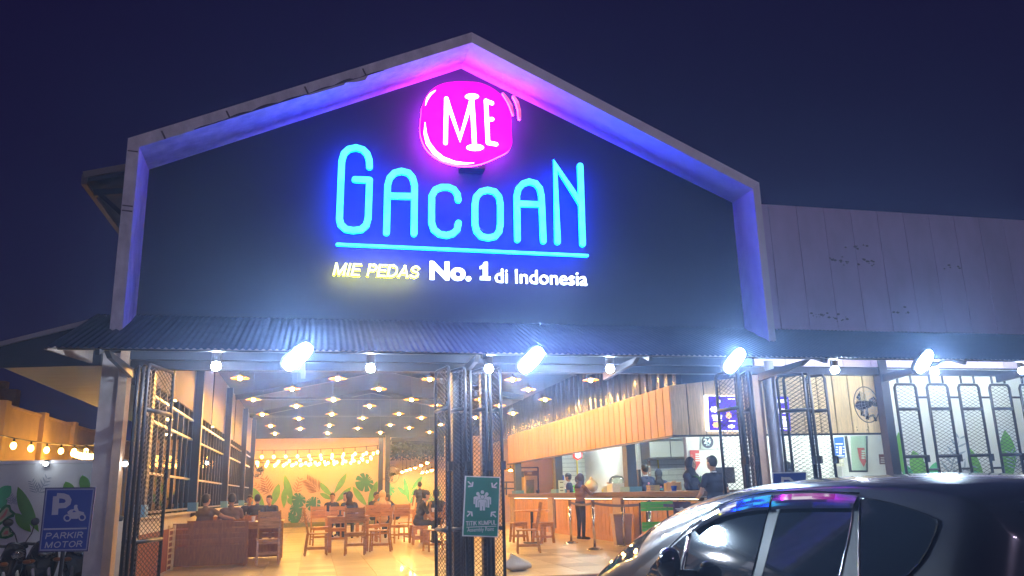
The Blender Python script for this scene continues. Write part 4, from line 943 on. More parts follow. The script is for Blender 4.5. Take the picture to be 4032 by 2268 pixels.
r1 = thing('arrow_poster', 'red downward arrow price poster behind the hijab wearing cashier', 'poster', (8.4, yk, 1.8)); red_poster(r1)
r2 = thing('arrow_poster', 'reflected red arrow price poster, built solid behind the mirror pane right of the blue poster', 'poster', (12, yk, 1.8))  # second arrow stands in for the poster's reflection in the mirror
Z6c = lambda u, v: (3200+u*.7027, 1250+v*.7027)
yq = 17.3
MB().prism([xz(*Z6c(*p), yq) for p in ((249, 730), (289, 730), (297, 800), (301, 802), (286, 838), (262, 795))], yq-.006, yq).build('red_arrow', rp_, r2)
for k in range(4): MB().prism([xz(*Z6c(*p), yq) for p in ((272, 745+k*13), (290, 745+k*13), (291, 753+k*13), (273, 753+k*13))], yq-.008, yq-.0065).build('price_strip', wh, r2)
wn = thing('mirror_pane', 'black framed mirror, built as a clear pane, beside the blue poster', 'window', (12, 16.5, 1.6))  # mirror built as clear glass; its reflection is the solid poster behind
fr_ = [xz(*Z6c(*p), 16.5) for p in ((185, 640), (305, 640), (305, 866), (208, 866))]
mb = MB()
for (a, b) in (((185, 664), (212, 866)), ((208, 862), (305, 862)), ((303, 664), (305, 862))): A = xz(*Z6c(*a), 16.5); B = xz(*Z6c(*b), 16.5); mb.beam((A[0], 16.5, A[1]), (B[0], 16.5, B[1]), .05 if a[0] != 303 else .015, .04)
mb.build('frame', darkmetal, wn); MB().prism([xz(*Z6c(*p), 16.52) for p in ((212, 664), (303, 664), (304, 862), (222, 862))], 16.52, 16.525).build('pane', glass('window_glass', (.8, .95, .85), .02, .1), wn)
bpst = thing('blue_poster', 'blue promotional poster hung on the white wall below the plank fascia', 'poster', (11.5, yk, 2))
MB().prism([xz(*Z6c(*p), yq) for p in ((119, 673), (172, 670), (182, 783), (126, 787))], yq-.006, yq).build('sheet', mat('poster_blue', (.02, .1, .45), .5), bpst)
for a, b, c, d_ in ((126, 705, 168, 712), (146, 722, 162, 768), (128, 724, 140, 730), (128, 738, 140, 744), (129, 752, 141, 758), (166, 722, 176, 728), (167, 738, 177, 744), (168, 752, 178, 758), (134, 772, 176, 778)):
    MB().prism([xz(*Z6c(*p), yq) for p in ((a, b), (c, b), (c+1, d_), (a+1, d_))], yq-.008, yq-.0065).build('print_block', wh, bpst)
wnb = thing('notice_board', 'small dark brown notice on the white wall at the right of the pane', 'notice', (12.5, yk, 1.7))
MB().prism([xz(*Z6c(*p), yq) for p in ((370, 767), (425, 766), (432, 821), (375, 823))], yq-.006, yq).build('board', mat('maroon_board', (.12, .05, .06), .5), wnb)
for k in range(4): MB().prism([xz(*Z6c(*p), yq) for p in ((380, 784+k*9), (420, 783+k*9), (420, 786+k*9), (380, 787+k*9))], yq-.008, yq-.0065).build('text_line', wh, wnb)
skt = thing('socket_panel', 'two rows of pale wall sockets below the blue poster', 'sockets', (11.5, yk, 1.6))
for r_ in range(2):
    for k in range(4): a = xz(*Z6c(116+k*15, 795+r_*22), yq); MB().box(a[0], a[0]+.06, yq-.01, yq, a[1]-.07, a[1]).build('socket', mat('ivory_plastic', (.6, .6, .5), .4), skt)
# hexagonal neon at kitchen
hx = thing('hexagon_sign', 'white and red lit hexagonal sign hanging under the fascia above the counter', 'sign', (7.05, 22, 2.1))
Zk = lambda u, v: (1980+u*.1941, 1780+v*.1941); yh = 21.9
hex_ = lambda s_: [(1522+s_*x, 60+s_*y) for x, y in ((-88, -70), (88, -70), (88, 50), (0, 105), (-88, 50))]
MB().prism([xz(*Zk(*p), yh) for p in hex_(1)], yh-.01, yh+.06).build('housing', glow('red_hexagon_rim', (1, .1, .05), 1.6), hx)
MB().prism([xz(*Zk(*p), yh) for p in hex_(.62)], yh-.02, yh-.011).build('lit_face', glow('hexagon_face', (.9, .85, 1), 4), hx)
# wall fans
def fan(px, py, y, r, rz, lb, side=1):
    c = P(px, py, y=y); t = thing('wall_fan', lb, 'wall fan', c, rz, 'wall fans')
    mb = MB(); n = 24
    for k in range(n):
        a = 2*PI*k/n; mb.tube([(r*.18*math.cos(a), -.09, r*.18*math.sin(a)), (r*.7*math.cos(a), -.075, r*.7*math.sin(a)), (r*math.cos(a), 0, r*math.sin(a)), (r*.7*math.cos(a), .07, r*.7*math.sin(a)), (r*.2*math.cos(a), .08, r*.2*math.sin(a))], .0022, 4, caps=False)
    for rr_ in (.45, .72): mb.tube([(r*rr_*math.cos(a), -.078, r*rr_*math.sin(a)) for a in [2*PI*k/24 for k in range(24)]], .003, 4, closed=True)
    mb.build('cage', steel if r > .3 else blackpl, t, world=False, recalc=False)
    MB().tube([(r*math.cos(a), 0, r*math.sin(a)) for a in [2*PI*k/32 for k in range(32)]], .008, 6, closed=True).build('rim', blackpl, t, world=False)
    mb = MB()
    for k in range(3):
        a0 = 2*PI*k/3
        mb.q([(.03*math.cos(a0), -.03, .03*math.sin(a0)), (r*.6*math.cos(a0-.25), -.05, r*.6*math.sin(a0-.25)), (r*.9*math.cos(a0+.1), -.03, r*.9*math.sin(a0+.1)), (r*.85*math.cos(a0+.6), .0, r*.85*math.sin(a0+.6)), (r*.4*math.cos(a0+.8), .01, r*.4*math.sin(a0+.8))])
    mb.build('blade', glass('clear_fan_blade', (.75, .8, .8), .1, .12), t, world=False)
    MB().tube([(0, -.07, 0), (0, .0, 0), (0, .16, 0), (0, .2, 0)], [.05, .075, .08, .05], 14).build('motor', blackpl, t, world=False, smooth=True)
    MB().tube([(0, .1, -.06), (0, .12, -.16), (side*r*.5, .12, -.2), (side*r*1.0, .14, -.16), (side*r*1.25, .16, -.26)], [.03, .028, .018, .018, .02], 8).build('arm', blackpl, t, world=False, smooth=True)
    return t
fan(3412, 1593, 12.35, .31, math.radians(14), 'large caged wall fan in front of the pale planks on the right')
fan(1018, 1850, 33, .33, math.radians(-50), 'black wall fan near the far end of the window wall', -1)
fan(1545, 1868, 33, .33, math.radians(30), 'black wall fan mounted on the rear black post', -1)

# parking lot lamp added unseen behind the photographer, inferred from front-lit signs and frame
pk_ = thing('parking_lot_lamp', 'tall parking lot lamp post with a white twin LED head', 'street lamp', (2.5, -7, GZ))
MB().tube([(2.5, -7, GZ), (2.5, -7, 6.6)], [.08, .05], 12).build('pole', darkmetal, pk_)
lampw = glow('street_led', (.88, .7, 1), 430)
for x in (1.6, 3.4):
    h_ = MB().beam((2.5, -7, 6.5), (x, -6.6, 6.62), .05, .05).box(x-.35, x+.35, -6.75, -6.45, 6.6, 6.68).build('lamp_head', darkmetal, pk_)
    q = MB().q([(x-.3, -6.72, 6.59), (x-.3, -6.42, 6.66), (x+.3, -6.42, 6.66), (x+.3, -6.72, 6.59)]); q.v = [(x-.33, -6.44, 6.4), (x+.33, -6.44, 6.4), (x+.33, -6.4, 6.62), (x-.33, -6.4, 6.62)]; q.build('led_panel', lampw, h_, recalc=False)
# ================================================================ FURNITURE
def wood_chair(lb, loc, rz, grp='wooden dining chairs'):
    t = thing('wooden_chair', lb, 'chair', loc, rz, grp); w_ = .21; d = .2
    MB().prism([(-w_-.01, -d), (w_+.01, -d), (w_, d+.02), (-w_, d+.02)], .43, .455, axis='z').build('seat', teak, t, world=False, bevel=.005)
    for s in (-1, 1):
        MB().beam((s*(w_-.02), d-.02, .43), (s*(w_-.005), d+.0, 0), .036, .036).build('leg', teak, t, world=False)
        MB().beam((s*(w_-.02), -d+.01, .47), (s*(w_-.01), -d-.05, 0), .036, .04).build('leg', teak, t, world=False)
        MB().beam((s*(w_-.02), -d+.01, .44), (s*(w_-.02), -d-.1, .98), .034, .036).build('back_post', teak, t, world=False)
    MB().beam((-w_+.03, -d-.095, .91), (w_-.03, -d-.095, .91), .1, .018, up=(0, 1, .0)).build('top_rail', teak, t, world=False)
    mb = MB(); mb.prism([(-w_+.035, .66), (w_-.035, .66), (w_-.035, .85), (-w_+.035, .85)], -d-.075, -d-.06); mb.build('back_panel', teak, t, world=False)
    MB().beam((-w_+.03, d-.01, .2), (w_-.03, d-.01, .2), .02, .03).beam((-w_+.03, -d-.02, .2), (w_-.03, -d-.02, .2), .02, .03).beam((-w_+.02, -d, .14), (-w_+.02, d, .14), .02, .03).beam((w_-.02, -d, .14), (w_-.02, d, .14), .02, .03).build('stretcher', teak, t, world=False)
    for y_ in (d-.01, -d+.01): MB().beam((-w_+.03, y_, .4), (w_-.03, y_, .4), .02, .05).build('apron', teak, t, world=False)
    return t
def table(lb, loc, rz, w_, d, grp='wooden dining tables'):
    t = thing('wooden_table', lb, 'table', loc, rz, grp)
    n = 5
    for k in range(n): MB().box(-w_/2, w_/2, -d/2+d*k/n+.002, -d/2+d*(k+1)/n-.002, .73, .76).build('tabletop_board', teak, t, world=False)
    for sx in (-1, 1):
        for sy in (-1, 1): MB().box(sx*(w_/2-.06)-.035, sx*(w_/2-.06)+.035, sy*(d/2-.06)-.035, sy*(d/2-.06)+.035, 0, .728).build('leg', teak, t, world=False)
    for sy in (-1, 1): MB().box(-w_/2+.06, w_/2-.06, sy*(d/2-.04)-.01, sy*(d/2-.04)+.01, .62, .727).build('apron', teak, t, world=False)
    return t
def bench(lb, loc, rz, w_):
    t = thing('wooden_bench', lb, 'bench', loc, rz, 'slat backed wooden benches')
    for s in (-1, 1):
        MB().box(s*w_/2-.03, s*w_/2+.03, -.06, .0, 0, .8).build('back_post', teakd, t, world=False)
        MB().box(s*w_/2-.03, s*w_/2+.03, .38, .44, 0, .44).build('leg', teakd, t, world=False)
        for z in (.12, .26, .4): MB().box(s*w_/2-.02, s*w_/2+.02, .001, .379, z-.03, z+.03).build('side_slat', teak, t, world=False)
    for k, z in enumerate((.75, .64, .55, .46)): MB().box(-w_/2+.031, w_/2-.031, -.045+.002*k, -.02+.002*k, z-.042, z+.042).build('back_slat', teakd, t, world=False)
    for x in (-w_*.17, w_*.17): MB().box(x-.035, x+.035, -.056, -.046, .4, .79).build('back_batten', teakd, t, world=False)
    MB().box(-w_/2+.031, w_/2-.031, -.04, .44, .405, .43).build('seat', teakd, t, world=False)
    MB().box(-w_/2+.031, w_/2-.031, -.03, -.012, .03, .38).build('lower_panel', teakd, t, world=False)
    return t
def stool(lb, loc, rz=0, h=.45, w_=.36):
    t = thing('wooden_stool', lb, 'stool', loc, rz, 'open box wooden stools')
    MB().box(-w_/2, w_/2, -w_/2, w_/2, h-.03, h).build('seat', teak, t, world=False, bevel=.004)
    for sx in (-1, 1):
        for sy in (-1, 1): MB().beam((sx*(w_/2-.03), sy*(w_/2-.03), h-.031), (sx*(w_/2-.0), sy*(w_/2-.0), 0), .05, .05).build('leg', teak, t, world=False)
    MB().box(-w_/2+.02, w_/2-.02, -w_/2+.01, -w_/2+.03, .12, .17).box(-w_/2+.02, w_/2-.02, w_/2-.03, w_/2-.01, .12, .17).box(-w_/2+.02, w_/2-.02, -w_/2+.01, -w_/2+.03, h-.09, h-.032).build('stretcher', teak, t, world=False)
    return t
def fl_(px, py): p = P(px, py, z=0); return (p.x, p.y, 0)
R = math.radians
def at(px, y): p = P(px, 2000, y=y); return (p.x, y, 0)
bench('dark slat backed bench nearest the entrance at the left', (P(805, 2228, y=16.6).x, 16.6, 0), R(2), 1.42)
bench('slat backed bench that the two men in grey shirts lean on', (at(925, 18.4)[0], 18.4, 0), R(1), 1.85)
bench('slat backed bench behind the two men in grey shirts', (at(890, 22.4)[0], 22.4, 0), R(181), 1.5)
table('long wooden table right of the nearest bench', (at(1022, 17.9)[0], 17.9, 0), 0, 1.0, .95)
wood_chair('wooden chair with its back to the camera in front of the left table', fl_(1052, 2222), R(4))
table('square wooden table in the middle of the hall', (at(1372, 19.6)[0], 19.6, 0), 0, .93, .9)
wood_chair('wooden chair with its back to the camera in front of the middle table', fl_(1398, 2184), R(-6))
wood_chair('wooden chair seen side on at the left of the middle table', (at(1252, 18.6)[0], 18.6, 0), R(-88))
wood_chair('wooden chair seen side on at the right of the middle table', (at(1498, 19.0)[0], 19.0, 0), R(80))
wood_chair('wooden chair facing the camera behind the left of the middle table', (at(1262, 22.4)[0], 22.4, 0), R(190))
wood_chair('wooden chair behind the middle table with its back panel showing', (at(1330, 21.2)[0], 21.2, 0), R(178))
wood_chair('wooden chair with empty seat right behind the middle table', (at(1462, 22.6)[0], 22.6, 0), R(8))
wood_chair('wooden chair under the woman in the cream headscarf', (at(1508, 23.2)[0], 23.2, 0), R(-3))
wood_chair('wooden chair between the cream headscarf and the man in the cap', (at(1572, 22.0)[0], 22.0, 0), R(12))
wood_chair('wooden chair set side on in front of the cap man, beside his stool', (at(1556, 23.8)[0]+.3, 23.8, 0), R(85))
wood_chair('wooden chair cut off by the left edge of the middle door post', (at(1712, 18.3)[0], 18.3, 0), R(100))
wood_chair('lone wooden chair right of the green assembly sign, facing left', (at(2072, 16.6)[0], 16.6, 0), R(78))
stool('open wooden stool under the man in the cap', (at(1660, 21.2)[0]-.05, 21.5, 0), R(5))
stool('open box stool in front of the man in the cap', fl_(1655, 2144), R(-4))
stool('low stool at the round table by the counter', (at(2135, 19.4)[0], 19.4, 0), R(20), .47)
stool('small stool half hidden behind the lone wooden chair', (at(2040, 20.2)[0], 20.2, 0), R(0), .47)
table('wooden table with cups in front of the three men in dark shirts', (at(1020, 24)[0], 24.0, 0), 0, 1.1, .7)
table('wooden table in front of the man in the cap', (at(1712, 21.3)[0]+.1, 21.3, 0), 0, .9, .9)
table('wooden table of the group beside the black posts', (at(1490, 26.5)[0], 26.5, 0), 0, 2.4, .8)
table('far wooden table below the brown hijab wearer', (at(1350, 26)[0], 26, 0), 0, 1.0, .8)
stk = thing('chair_stack', 'pale wooden slatted rack beside the nearest bench', 'rack', (at(648, 16.2)[0], 16.2, 0), R(-8))
for k in range(7): MB().box(-.16, .16, -.16, .16, .08+k*.1, .11+k*.1).build('slat', woodpl, stk, world=False)
for sx in (-1, 1):
    for sy in (-1, 1): MB().box(sx*.15-.02, sx*.15+.02, sy*.17-.015, sy*.17+.015, 0, .78).build('leg', woodpl, stk, world=False)
rt = thing('round_table', 'round wooden pedestal table beside the service counter', 'table', (at(2093, 19.6)[0], 19.6, 0))
MB().lathe([(0, .73), (.42, .73), (.44, .745), (.42, .76), (0, .76)], n=28).build('tabletop', teak, rt, world=False); MB().tube([(0, 0, .02), (0, 0, .73)], .035, 10).build('pedestal', darkmetal, rt, world=False); MB().lathe([(0, .03), (.22, .02), (.22, 0), (0, 0)], n=20).build('base', darkmetal, rt, world=False)
# stanchions and belts
pos = [(fl_(2250, 2140), 'first chrome queue post from the left'), (fl_(2343, 2165), 'second chrome queue post from the left, nearest the brown clad customer'), (fl_(2568, 2192), 'chrome queue post next to the parked car'), ((6.55, 17.2, 0), 'chrome queue post behind the grey bin'), ((6.75, 13.5, 0), 'chrome queue post right of the hanging notice')]
st0 = None
for p, lb in pos:
    if st0 is None:
        st0 = thing('queue_post', lb, 'queue post', p, 0, 'chrome queue posts')
        MB().tube([(0, 0, .03), (0, 0, .93)], .03, 14).build('pole', chrome, st0, world=False, smooth=True); MB().lathe([(0, .06), (.04, .055), (.16, .02), (.165, 0), (0, 0)], n=24).build('base', chrome, st0, world=False, smooth=True)
        MB().lathe([(0, 1.0), (.03, .995), (.036, .97), (.036, .86), (.03, .85), (0, .85)], n=14).build('belt_head', mat('bronze_belt_head', (.2, .13, .1), .3, metal=.7), st0, world=False)
    else: dup(st0, p, None, lb)
bm_ = mat('grey_violet_belt', (.09, .075, .11), .7)
for a, b, lb in ((0, 1, 'dark queue belt between the two left posts'), (1, 2, 'long dark queue belt running right to the post by the car'), (2, 4, 'dark queue belt between the car side post and the notice')):
    A, B = Vector(pos[a][0]), Vector(pos[b][0]); mb = MB(); pv = None
    for k in range(13):
        s_ = k/12; p = A.lerp(B, s_); p.z = .93-.05*4*s_*(1-s_)
        if pv: mb.q([pv+Vector((0, 0, -.025)), p+Vector((0, 0, -.025)), p+Vector((0, 0, .025)), pv+Vector((0, 0, .025))])
        pv = p
    tag(mb.build('queue_belt', bm_, None), lb, 'belt', 'queue belts')
# bin, rack, notice, bag
b_ = thing('waste_bin', 'grey brown tapered waste bin against the counter', 'bin', (P(2455, 2148, z=0).x-.02, P(2455, 2148, z=0).y, 0), R(-8))
bnm = mat('taupe_plastic', (.48, .34, .25), .5, var=.1)
mb = MB(); mb.v = [(-.16, -.14, 0), (.16, -.14, 0), (.16, .14, 0), (-.16, .14, 0), (-.2, -.18, .62), (.2, -.18, .62), (.2, .18, .62), (-.2, .18, .62)]; mb.f = [(0, 3, 2, 1), (0, 1, 5, 4), (1, 2, 6, 5), (2, 3, 7, 6), (3, 0, 4, 7)]; mb.m = [0]*5
mb.build('body', bnm, b_, world=False); MB().box(-.215, .215, -.195, .195, .621, .67).build('lid', bnm, b_, world=False, bevel=.01)
gk = thing('green_shelf_rack', 'black metal rack with bright green slatted shelves beside the car', 'rack', (6.05, 14.15, 0), R(0))
gp = mat('bright_green_plastic', (.08, .42, .04), .5)
for x in (-.33, -.2, .2, .33): MB().beam((x, 0, .95), (x*1.05, .02, 0), .025, .025).build('upright', darkmetal, gk, world=False)
for z in (.9, .55, .22):
    for k in range(3): MB().box(-.32, .3, -.03-.003*k, -.018-.003*k, z-.1+k*.055, z-.1+k*.055+.05).build('slat', gp, gk, world=False)
nb = thing('hanging_notice', 'dark maroon notice card hanging in front of the green rack', 'notice', (6.1, 13.9, .9), R(0))
Zn = lambda u, v: (2450+u*.27607, 1680+v*.27607); yn = 13.9
MB().prism([xz(*Zn(*p), yn) for p in ((735, 1068), (972, 1070), (972, 1240), (742, 1238))], yn-.006, yn).build('card', mat('dark_maroon_card', (.06, .03, .06), .4), nb)
MB().prism([xz(*Zn(*p), yn-.007) for p in ((830, 1118), (866, 1118), (864, 1158), (832, 1158))], yn-.009, yn-.007).build('cup_picture', wh, nb)
for k in range(2): MB().prism([xz(*Zn(*p), yn-.007) for p in ((756+k*20, 1166+k*18), (950-k*12, 1164+k*18), (950-k*12, 1174+k*18), (756+k*20, 1176+k*18))], yn-.009, yn-.007).build('text_line', wh, nb)
p = P(855, 900, y=1) ; A = xz(*Zn(850, 1068), yn); MB().tube([(A[0]-.1, yn, A[1]), (A[0], yn, A[1]+.06), (A[0]+.1, yn, A[1])], .006, 5).build('hanger', darkmetal, nb)
bg_ = thing('plastic_bag', 'crumpled cream plastic bag on the floor behind the green sign', 'bag', fl_(2040, 2246))
mb = MB(); random.seed(4); mb.ell((0, 0, .1), (.23, .16, .11), 22, 14)
o = mb.build('bag_body', mat('cream_plastic_film', (.85, .78, .66), .35, var=.1), bg_, world=False, smooth=True)
for v in o.data.vertices:
    c = v.co; v.co = c+Vector((math.sin(c.z*40+c.x*30), math.cos(c.x*37), math.sin(c.y*50+c.x*20)))*.012; k_ = max(0, v.co.z-.1)/.11; v.co.x += -.1*k_*k_-(v.co.x*.75)*k_**2; v.co.y *= 1-.7*k_**2; v.co.z = max(.002, v.co.z*.85+.07*k_**2)
pf = thing('paper_scrap', 'small white paper scrap by the base of the first queue post', 'paper', fl_(2228, 2147)); mb = MB(); mb.ell((0, 0, .012), (.08, .05, .012), 8, 5).build('scrap', wh, pf, world=False)
# counter-top items
zc = 1.13
kraft = mat('kraft_paper', (.55, .4, .22), .8, var=.15); whp = mat('white_foam', (.75, .75, .7), .6); yel = mat('yellow_crate_plastic', (.7, .55, .04), .5); blup = mat('blue_jug_plastic', (.01, .08, .5), .2)
def cnt(px, y_): p = P(px, 1940, y=y_); return (p.x, y_, zc)
def ctop(px, dx=.2):    # point on the counter top at x = 6.9+dx
    p = P(px, 1942, x=6.9+dx); return (6.9+dx, p.y, zc)
jg = thing('water_dispenser', 'blue water gallon on a white dispenser behind the counter', 'dispenser', (7.6+.3, 25.6, 0)); p = P(2205, 1900, y=25.6); jg.location = (p.x, 25.6, 0)
MB().lathe([(0, 1.32), (.1, 1.32), (.14, 1.38), (.14, 1.46), (.13, 1.48), (.14, 1.5), (.14, 1.62), (.12, 1.68), (0, 1.68)], n=20).build('gallon', blup, jg, world=False, smooth=True); MB().box(-.17, .17, -.15, .15, 0, 1.31).build('cabinet', whp, jg, world=False, bevel=.01)
cs_ = thing('counter_stand', 'pale printed counter stand beside the blue water gallon', 'stand', ctop(2212, .15)); MB().box(-.09, .09, -.01, .01, 0, .36).build('board', mat('mint_board', (.5, .66, .6), .5), cs_, world=False)
for z in (.3, .16, .07): MB().box(-.05, .05, -.0125, -.0105, z-.01, z+.01).build('text_line', darkmetal, cs_, world=False)
for px, dx, lb in ((2330, .2, 'tied cream carrier bag on the counter in front of the customer'),):
    t = thing('carrier_bag', lb, 'bag', ctop(px, dx)); MB().ell((0, 0, .16), (.17, .2, .16), 12, 8).ell((0, 0, .34), (.05, .05, .06), 8, 6).build('bag_body', mat('thin_cream_plastic', (.7, .6, .5), .3, var=.1), t, world=False, smooth=True)
for k, (px, n_, lb) in enumerate(((2572, 3, 'stack of kraft food boxes on the near end of the counter'),)):
    t = thing('food_box_stack', lb, 'food boxes', ctop(px, .3))
    for j in range(n_): MB().box(-.11+.01*(j % 2), .11+.01*(j % 2), -.11, .11, j*.045, j*.045+.04).build('box', kraft, t, world=False)
for k in range(5):
    t = thing('paper_bag', 'brown paper bag standing %s in the row left of the cashier' % ('first', 'second', 'third', 'fourth', 'last')[k], 'paper bag', ctop(2630+k*11, .45), R(k*13), 'brown paper bags left of the cashier')
    MB().prism([(-.06, 0), (.06, 0), (.055, .15+.03*(k % 3)), (-.055, .16+.02*(k % 2))], -.05, .05).build('bag', kraft, t, world=False)
for px, dx, col, h, lb, cat in ((2383, .2, whp, .13, 'white paper cup on the counter right of the customer', 'cup'), (2400, .3, kraft, .24, 'tall brown paper pouch on the counter right of the customer', 'pouch'), (2118, .2, darkmetal, .1, 'dark caddy on the far counter', 'caddy'), (2655, .1, blup, .1, 'small black and blue card reader on the counter', 'card reader')):
    t = thing(cat.replace(' ', '_'), lb, cat, ctop(px, dx)); MB().lathe([(0, 0), (.045, 0), (.06, h), (0, h)], n=14).build('body', col, t, world=False)
yc = thing('yellow_crate', 'yellow plastic crate behind the kitchen counter', 'crate', (P(2572, 1920, y=19.5).x, 19.5, 1.0)); MB().box(-.13, .13, -.1, .1, 0, .26).build('body', yel, yc, world=False)
MB().box(-.16, .16, -.16, .16, -1.0, -.001).build('stand', steel, yc, world=False)
ye = thing('yellow_crate', 'yellow box by the tiled wall right of the customer', 'crate', (P(2388, 1910, y=24).x, 24, 1.0)); MB().box(-.13, .13, -.1, .1, 0, .2).build('body', yel, ye, world=False); MB().box(-.5, .5, -.2, .3, -1.0, -.001).build('stand', steel, ye, world=False)
dm = thing('glass_dome_case', 'white display case with clear dome on the counter', 'display case', ctop(2432, .35)); MB().box(-.2, .2, -.2, .2, 0, .2).build('case', whp, dm, world=False); MB().lathe([(.2, .2), (.19, .3), (.13, .37), (0, .4)], n=18).build('dome', glass('dome_glass', (.8, .9, .9), .02, .2), dm, world=False, smooth=True)
mn = thing('cash_monitor', 'black back of a till monitor by the man in the polo shirt', 'monitor', (7.3, 14.5, zc)); MB().box(.05, .55, 0, .03, .12, .42).build('screen', blackpl, mn, world=False); MB().box(.25, .35, .0, .04, 0, .12).build('stand', blackpl, mn, world=False)
mn2 = thing('cash_monitor', 'upright black till monitor beside the dark counter post', 'monitor', (7.45, 18.6, zc)); MB().box(-.03, .03, -.3, .25, .03, .5).build('screen', blackpl, mn2, world=False); MB().box(-.05, .05, -.05, .05, 0, .03).build('stand', blackpl, mn2, world=False)
pt = thing('potted_plant', 'small spiky plant in a pot behind the hijab wearing cashier', 'plant', (P(2758, 1870, y=15.3).x, 15.3, zc)); MB().lathe([(0, 0), (.05, 0), (.07, .12), (0, .12)], n=12).build('pot', blackpl, pt, world=False)
mb = MB()
for k in range(12): a = k*2.4; mb.tube([(0, 0, .12), (.06*math.cos(a), .06*math.sin(a), .27), (.14*math.cos(a), .14*math.sin(a), .27+.04*math.sin(k))], [.006, .008, .001], 4)
mb.build('leaves', LG[1], pt, world=False)
vm = thing('price_board', 'tall narrow dark board hanging from the tiled wall left of the hood', 'board', (8.75, 21.2, 1.5)); p = P(2556, 1840, y=21.2); MB().box(p.x-.04, p.x+.04, 21.19, 21.21, p.z-.26, p.z+.24).build('board', bnm, vm)
for k in range(3): MB().lathe([(0, 0), (.025, 0), (.025, .001), (0, .001)], (p.x, 21.186, p.z-.15+k*.17), 10, axis='y').build('disc_print', wh, vm)
# far end: dark shelf frame and arch
sf = thing('black_shelf_frame', 'black open shelf frame with boxes at the far end of the counter', 'shelf', (6.6, 30.5, 0))
zq = lambda u, v: (1980+u*.1941, 1780+v*.1941)
mb = MB(); y_ = 30.5
for a, b in (((0, 610), (330, 610)), ((0, 740), (330, 740)), ((330, 320), (330, 860)), ((70, 610), (70, 870)), ((20, 610), (20, 870)), ((330, 405), (700, 405)), ((330, 320), (712, 312)), ((712, 312), (720, 860)), ((268, 320), (330, 320)), ((268, 400), (330, 400)), ((268, 460), (330, 460)), ((268, 590), (330, 590))):
    A = xz(*zq(*a), y_); B = xz(*zq(*b), y_); mb.beam((A[0], y_, A[1]), (B[0], y_, B[1]), .05, .05)
mb.build('frame', darkmetal, sf)
MB().prism([xz(*zq(*p), y_) for p in ((330, 400), (425, 400), (425, 505), (330, 505))], y_-.03, y_+.2).build('box', blackpl, sf)
MB().prism([xz(*zq(*p), y_) for p in ((440, 378), (705, 378), (705, 480), (440, 480))], y_-.03, y_+.05).build('name_board', mat('brown_name_board', (.05, .025, .03), .5), sf)
for k in range(2): MB().prism([xz(*zq(*p), y_-.035) for p in ((500, 402+k*32), (590, 402+k*32), (590, 412+k*32), (500, 412+k*32))], y_-.037, y_-.032).build('text_line', bnm, sf)
ar = thing('arched_screen', 'warm lit arched partition behind the shelf frame with a picture inside', 'partition', (8, 31.5, 0)); y_ = 31.6
MB().prism([xz(*zq(*p), y_) for p in ((410, 900), (415, 560), (450, 492), (690, 492), (720, 560), (725, 900))], y_-.05, y_+.05).build('arch', cream, ar)
MB().prism([xz(*zq(*p), y_-.051) for p in ((470, 900), (470, 565), (630, 560), (632, 900))], y_-.07, y_-.052).build('picture', mat('olive_picture', (.25, .2, .08), .6, var=.3), ar)
for b, t in (((480, 860), (560, 680)), ((560, 880), (610, 700))): frond(ar, zq(*b), zq(*t), 12, y_-.07, 1, 5)
MB().box(5.2, 12.9, 33.6, 33.75, 0, 3.5).build('rear_partition_wall', cream, bld)
cl = thing('green_checked_cup', 'row of paper cups on the table of the three men', 'cup', (at(1020, 24)[0]-.3, 23.9, .76)); MB().lathe([(0, 0), (.03, 0), (.04, .1), (0, .1)], n=10).build('body', whp, cl, world=False)
for k, px in enumerate((1008, 1036)): t = dup(cl, (at(px, 23.85)[0], 23.85, .76), None, ('middle', 'right hand')[k]+' paper cup on the table of the three men'); t.name = 'paper_cup'
cl.name = 'paper_cup'; cl['label'] = 'left hand paper cup on the table of the three men'
for k, (px, y_, lb) in enumerate(((1360, 19.3, 'white paper cup at the near edge of the middle wooden table'), (1405, 19.7, 'white paper cup at the right of the middle wooden table'), (1000, 17.8, 'white paper cup on the long table right of the nearest bench'), (1470, 26.4, 'paper cup on the table beside the black posts'), (1705, 21.1, 'paper cup in front of the man in the cap'))):
    t = dup(cl, (at(px, y_)[0], y_, .76), None, lb, 'paper cups'); t.name = 'paper_cup'
for k, (px, y_, lb) in enumerate(((1385, 19.5, 'white plate on the middle wooden table'), (1050, 17.9, 'white plate on the long left table'), (1025, 24.1, 'white plate on the table of the three men'), (1500, 26.5, 'white plate on the table beside the black posts'))):
    t = thing('plate', lb, 'plate', (at(px, y_)[0], y_, .761), 0, 'white plates'); MB().lathe([(0, .004), (.07, .006), (.11, .02), (.115, .02), (.07, 0), (0, 0)], n=20).build('dish', wh, t, world=False)
sa = thing('bottle_caddy', 'small caddy with a dark bottle on the middle wooden table', 'caddy', (at(1340, 19.5)[0], 19.5, .76)); MB().box(-.06, .06, -.04, .04, 0, .04).build('tray', woodtop, sa, world=False); MB().lathe([(0, .04), (.022, .04), (.022, .11), (.01, .14), (0, .14)], n=10).build('bottle', blackpl, sa, world=False)
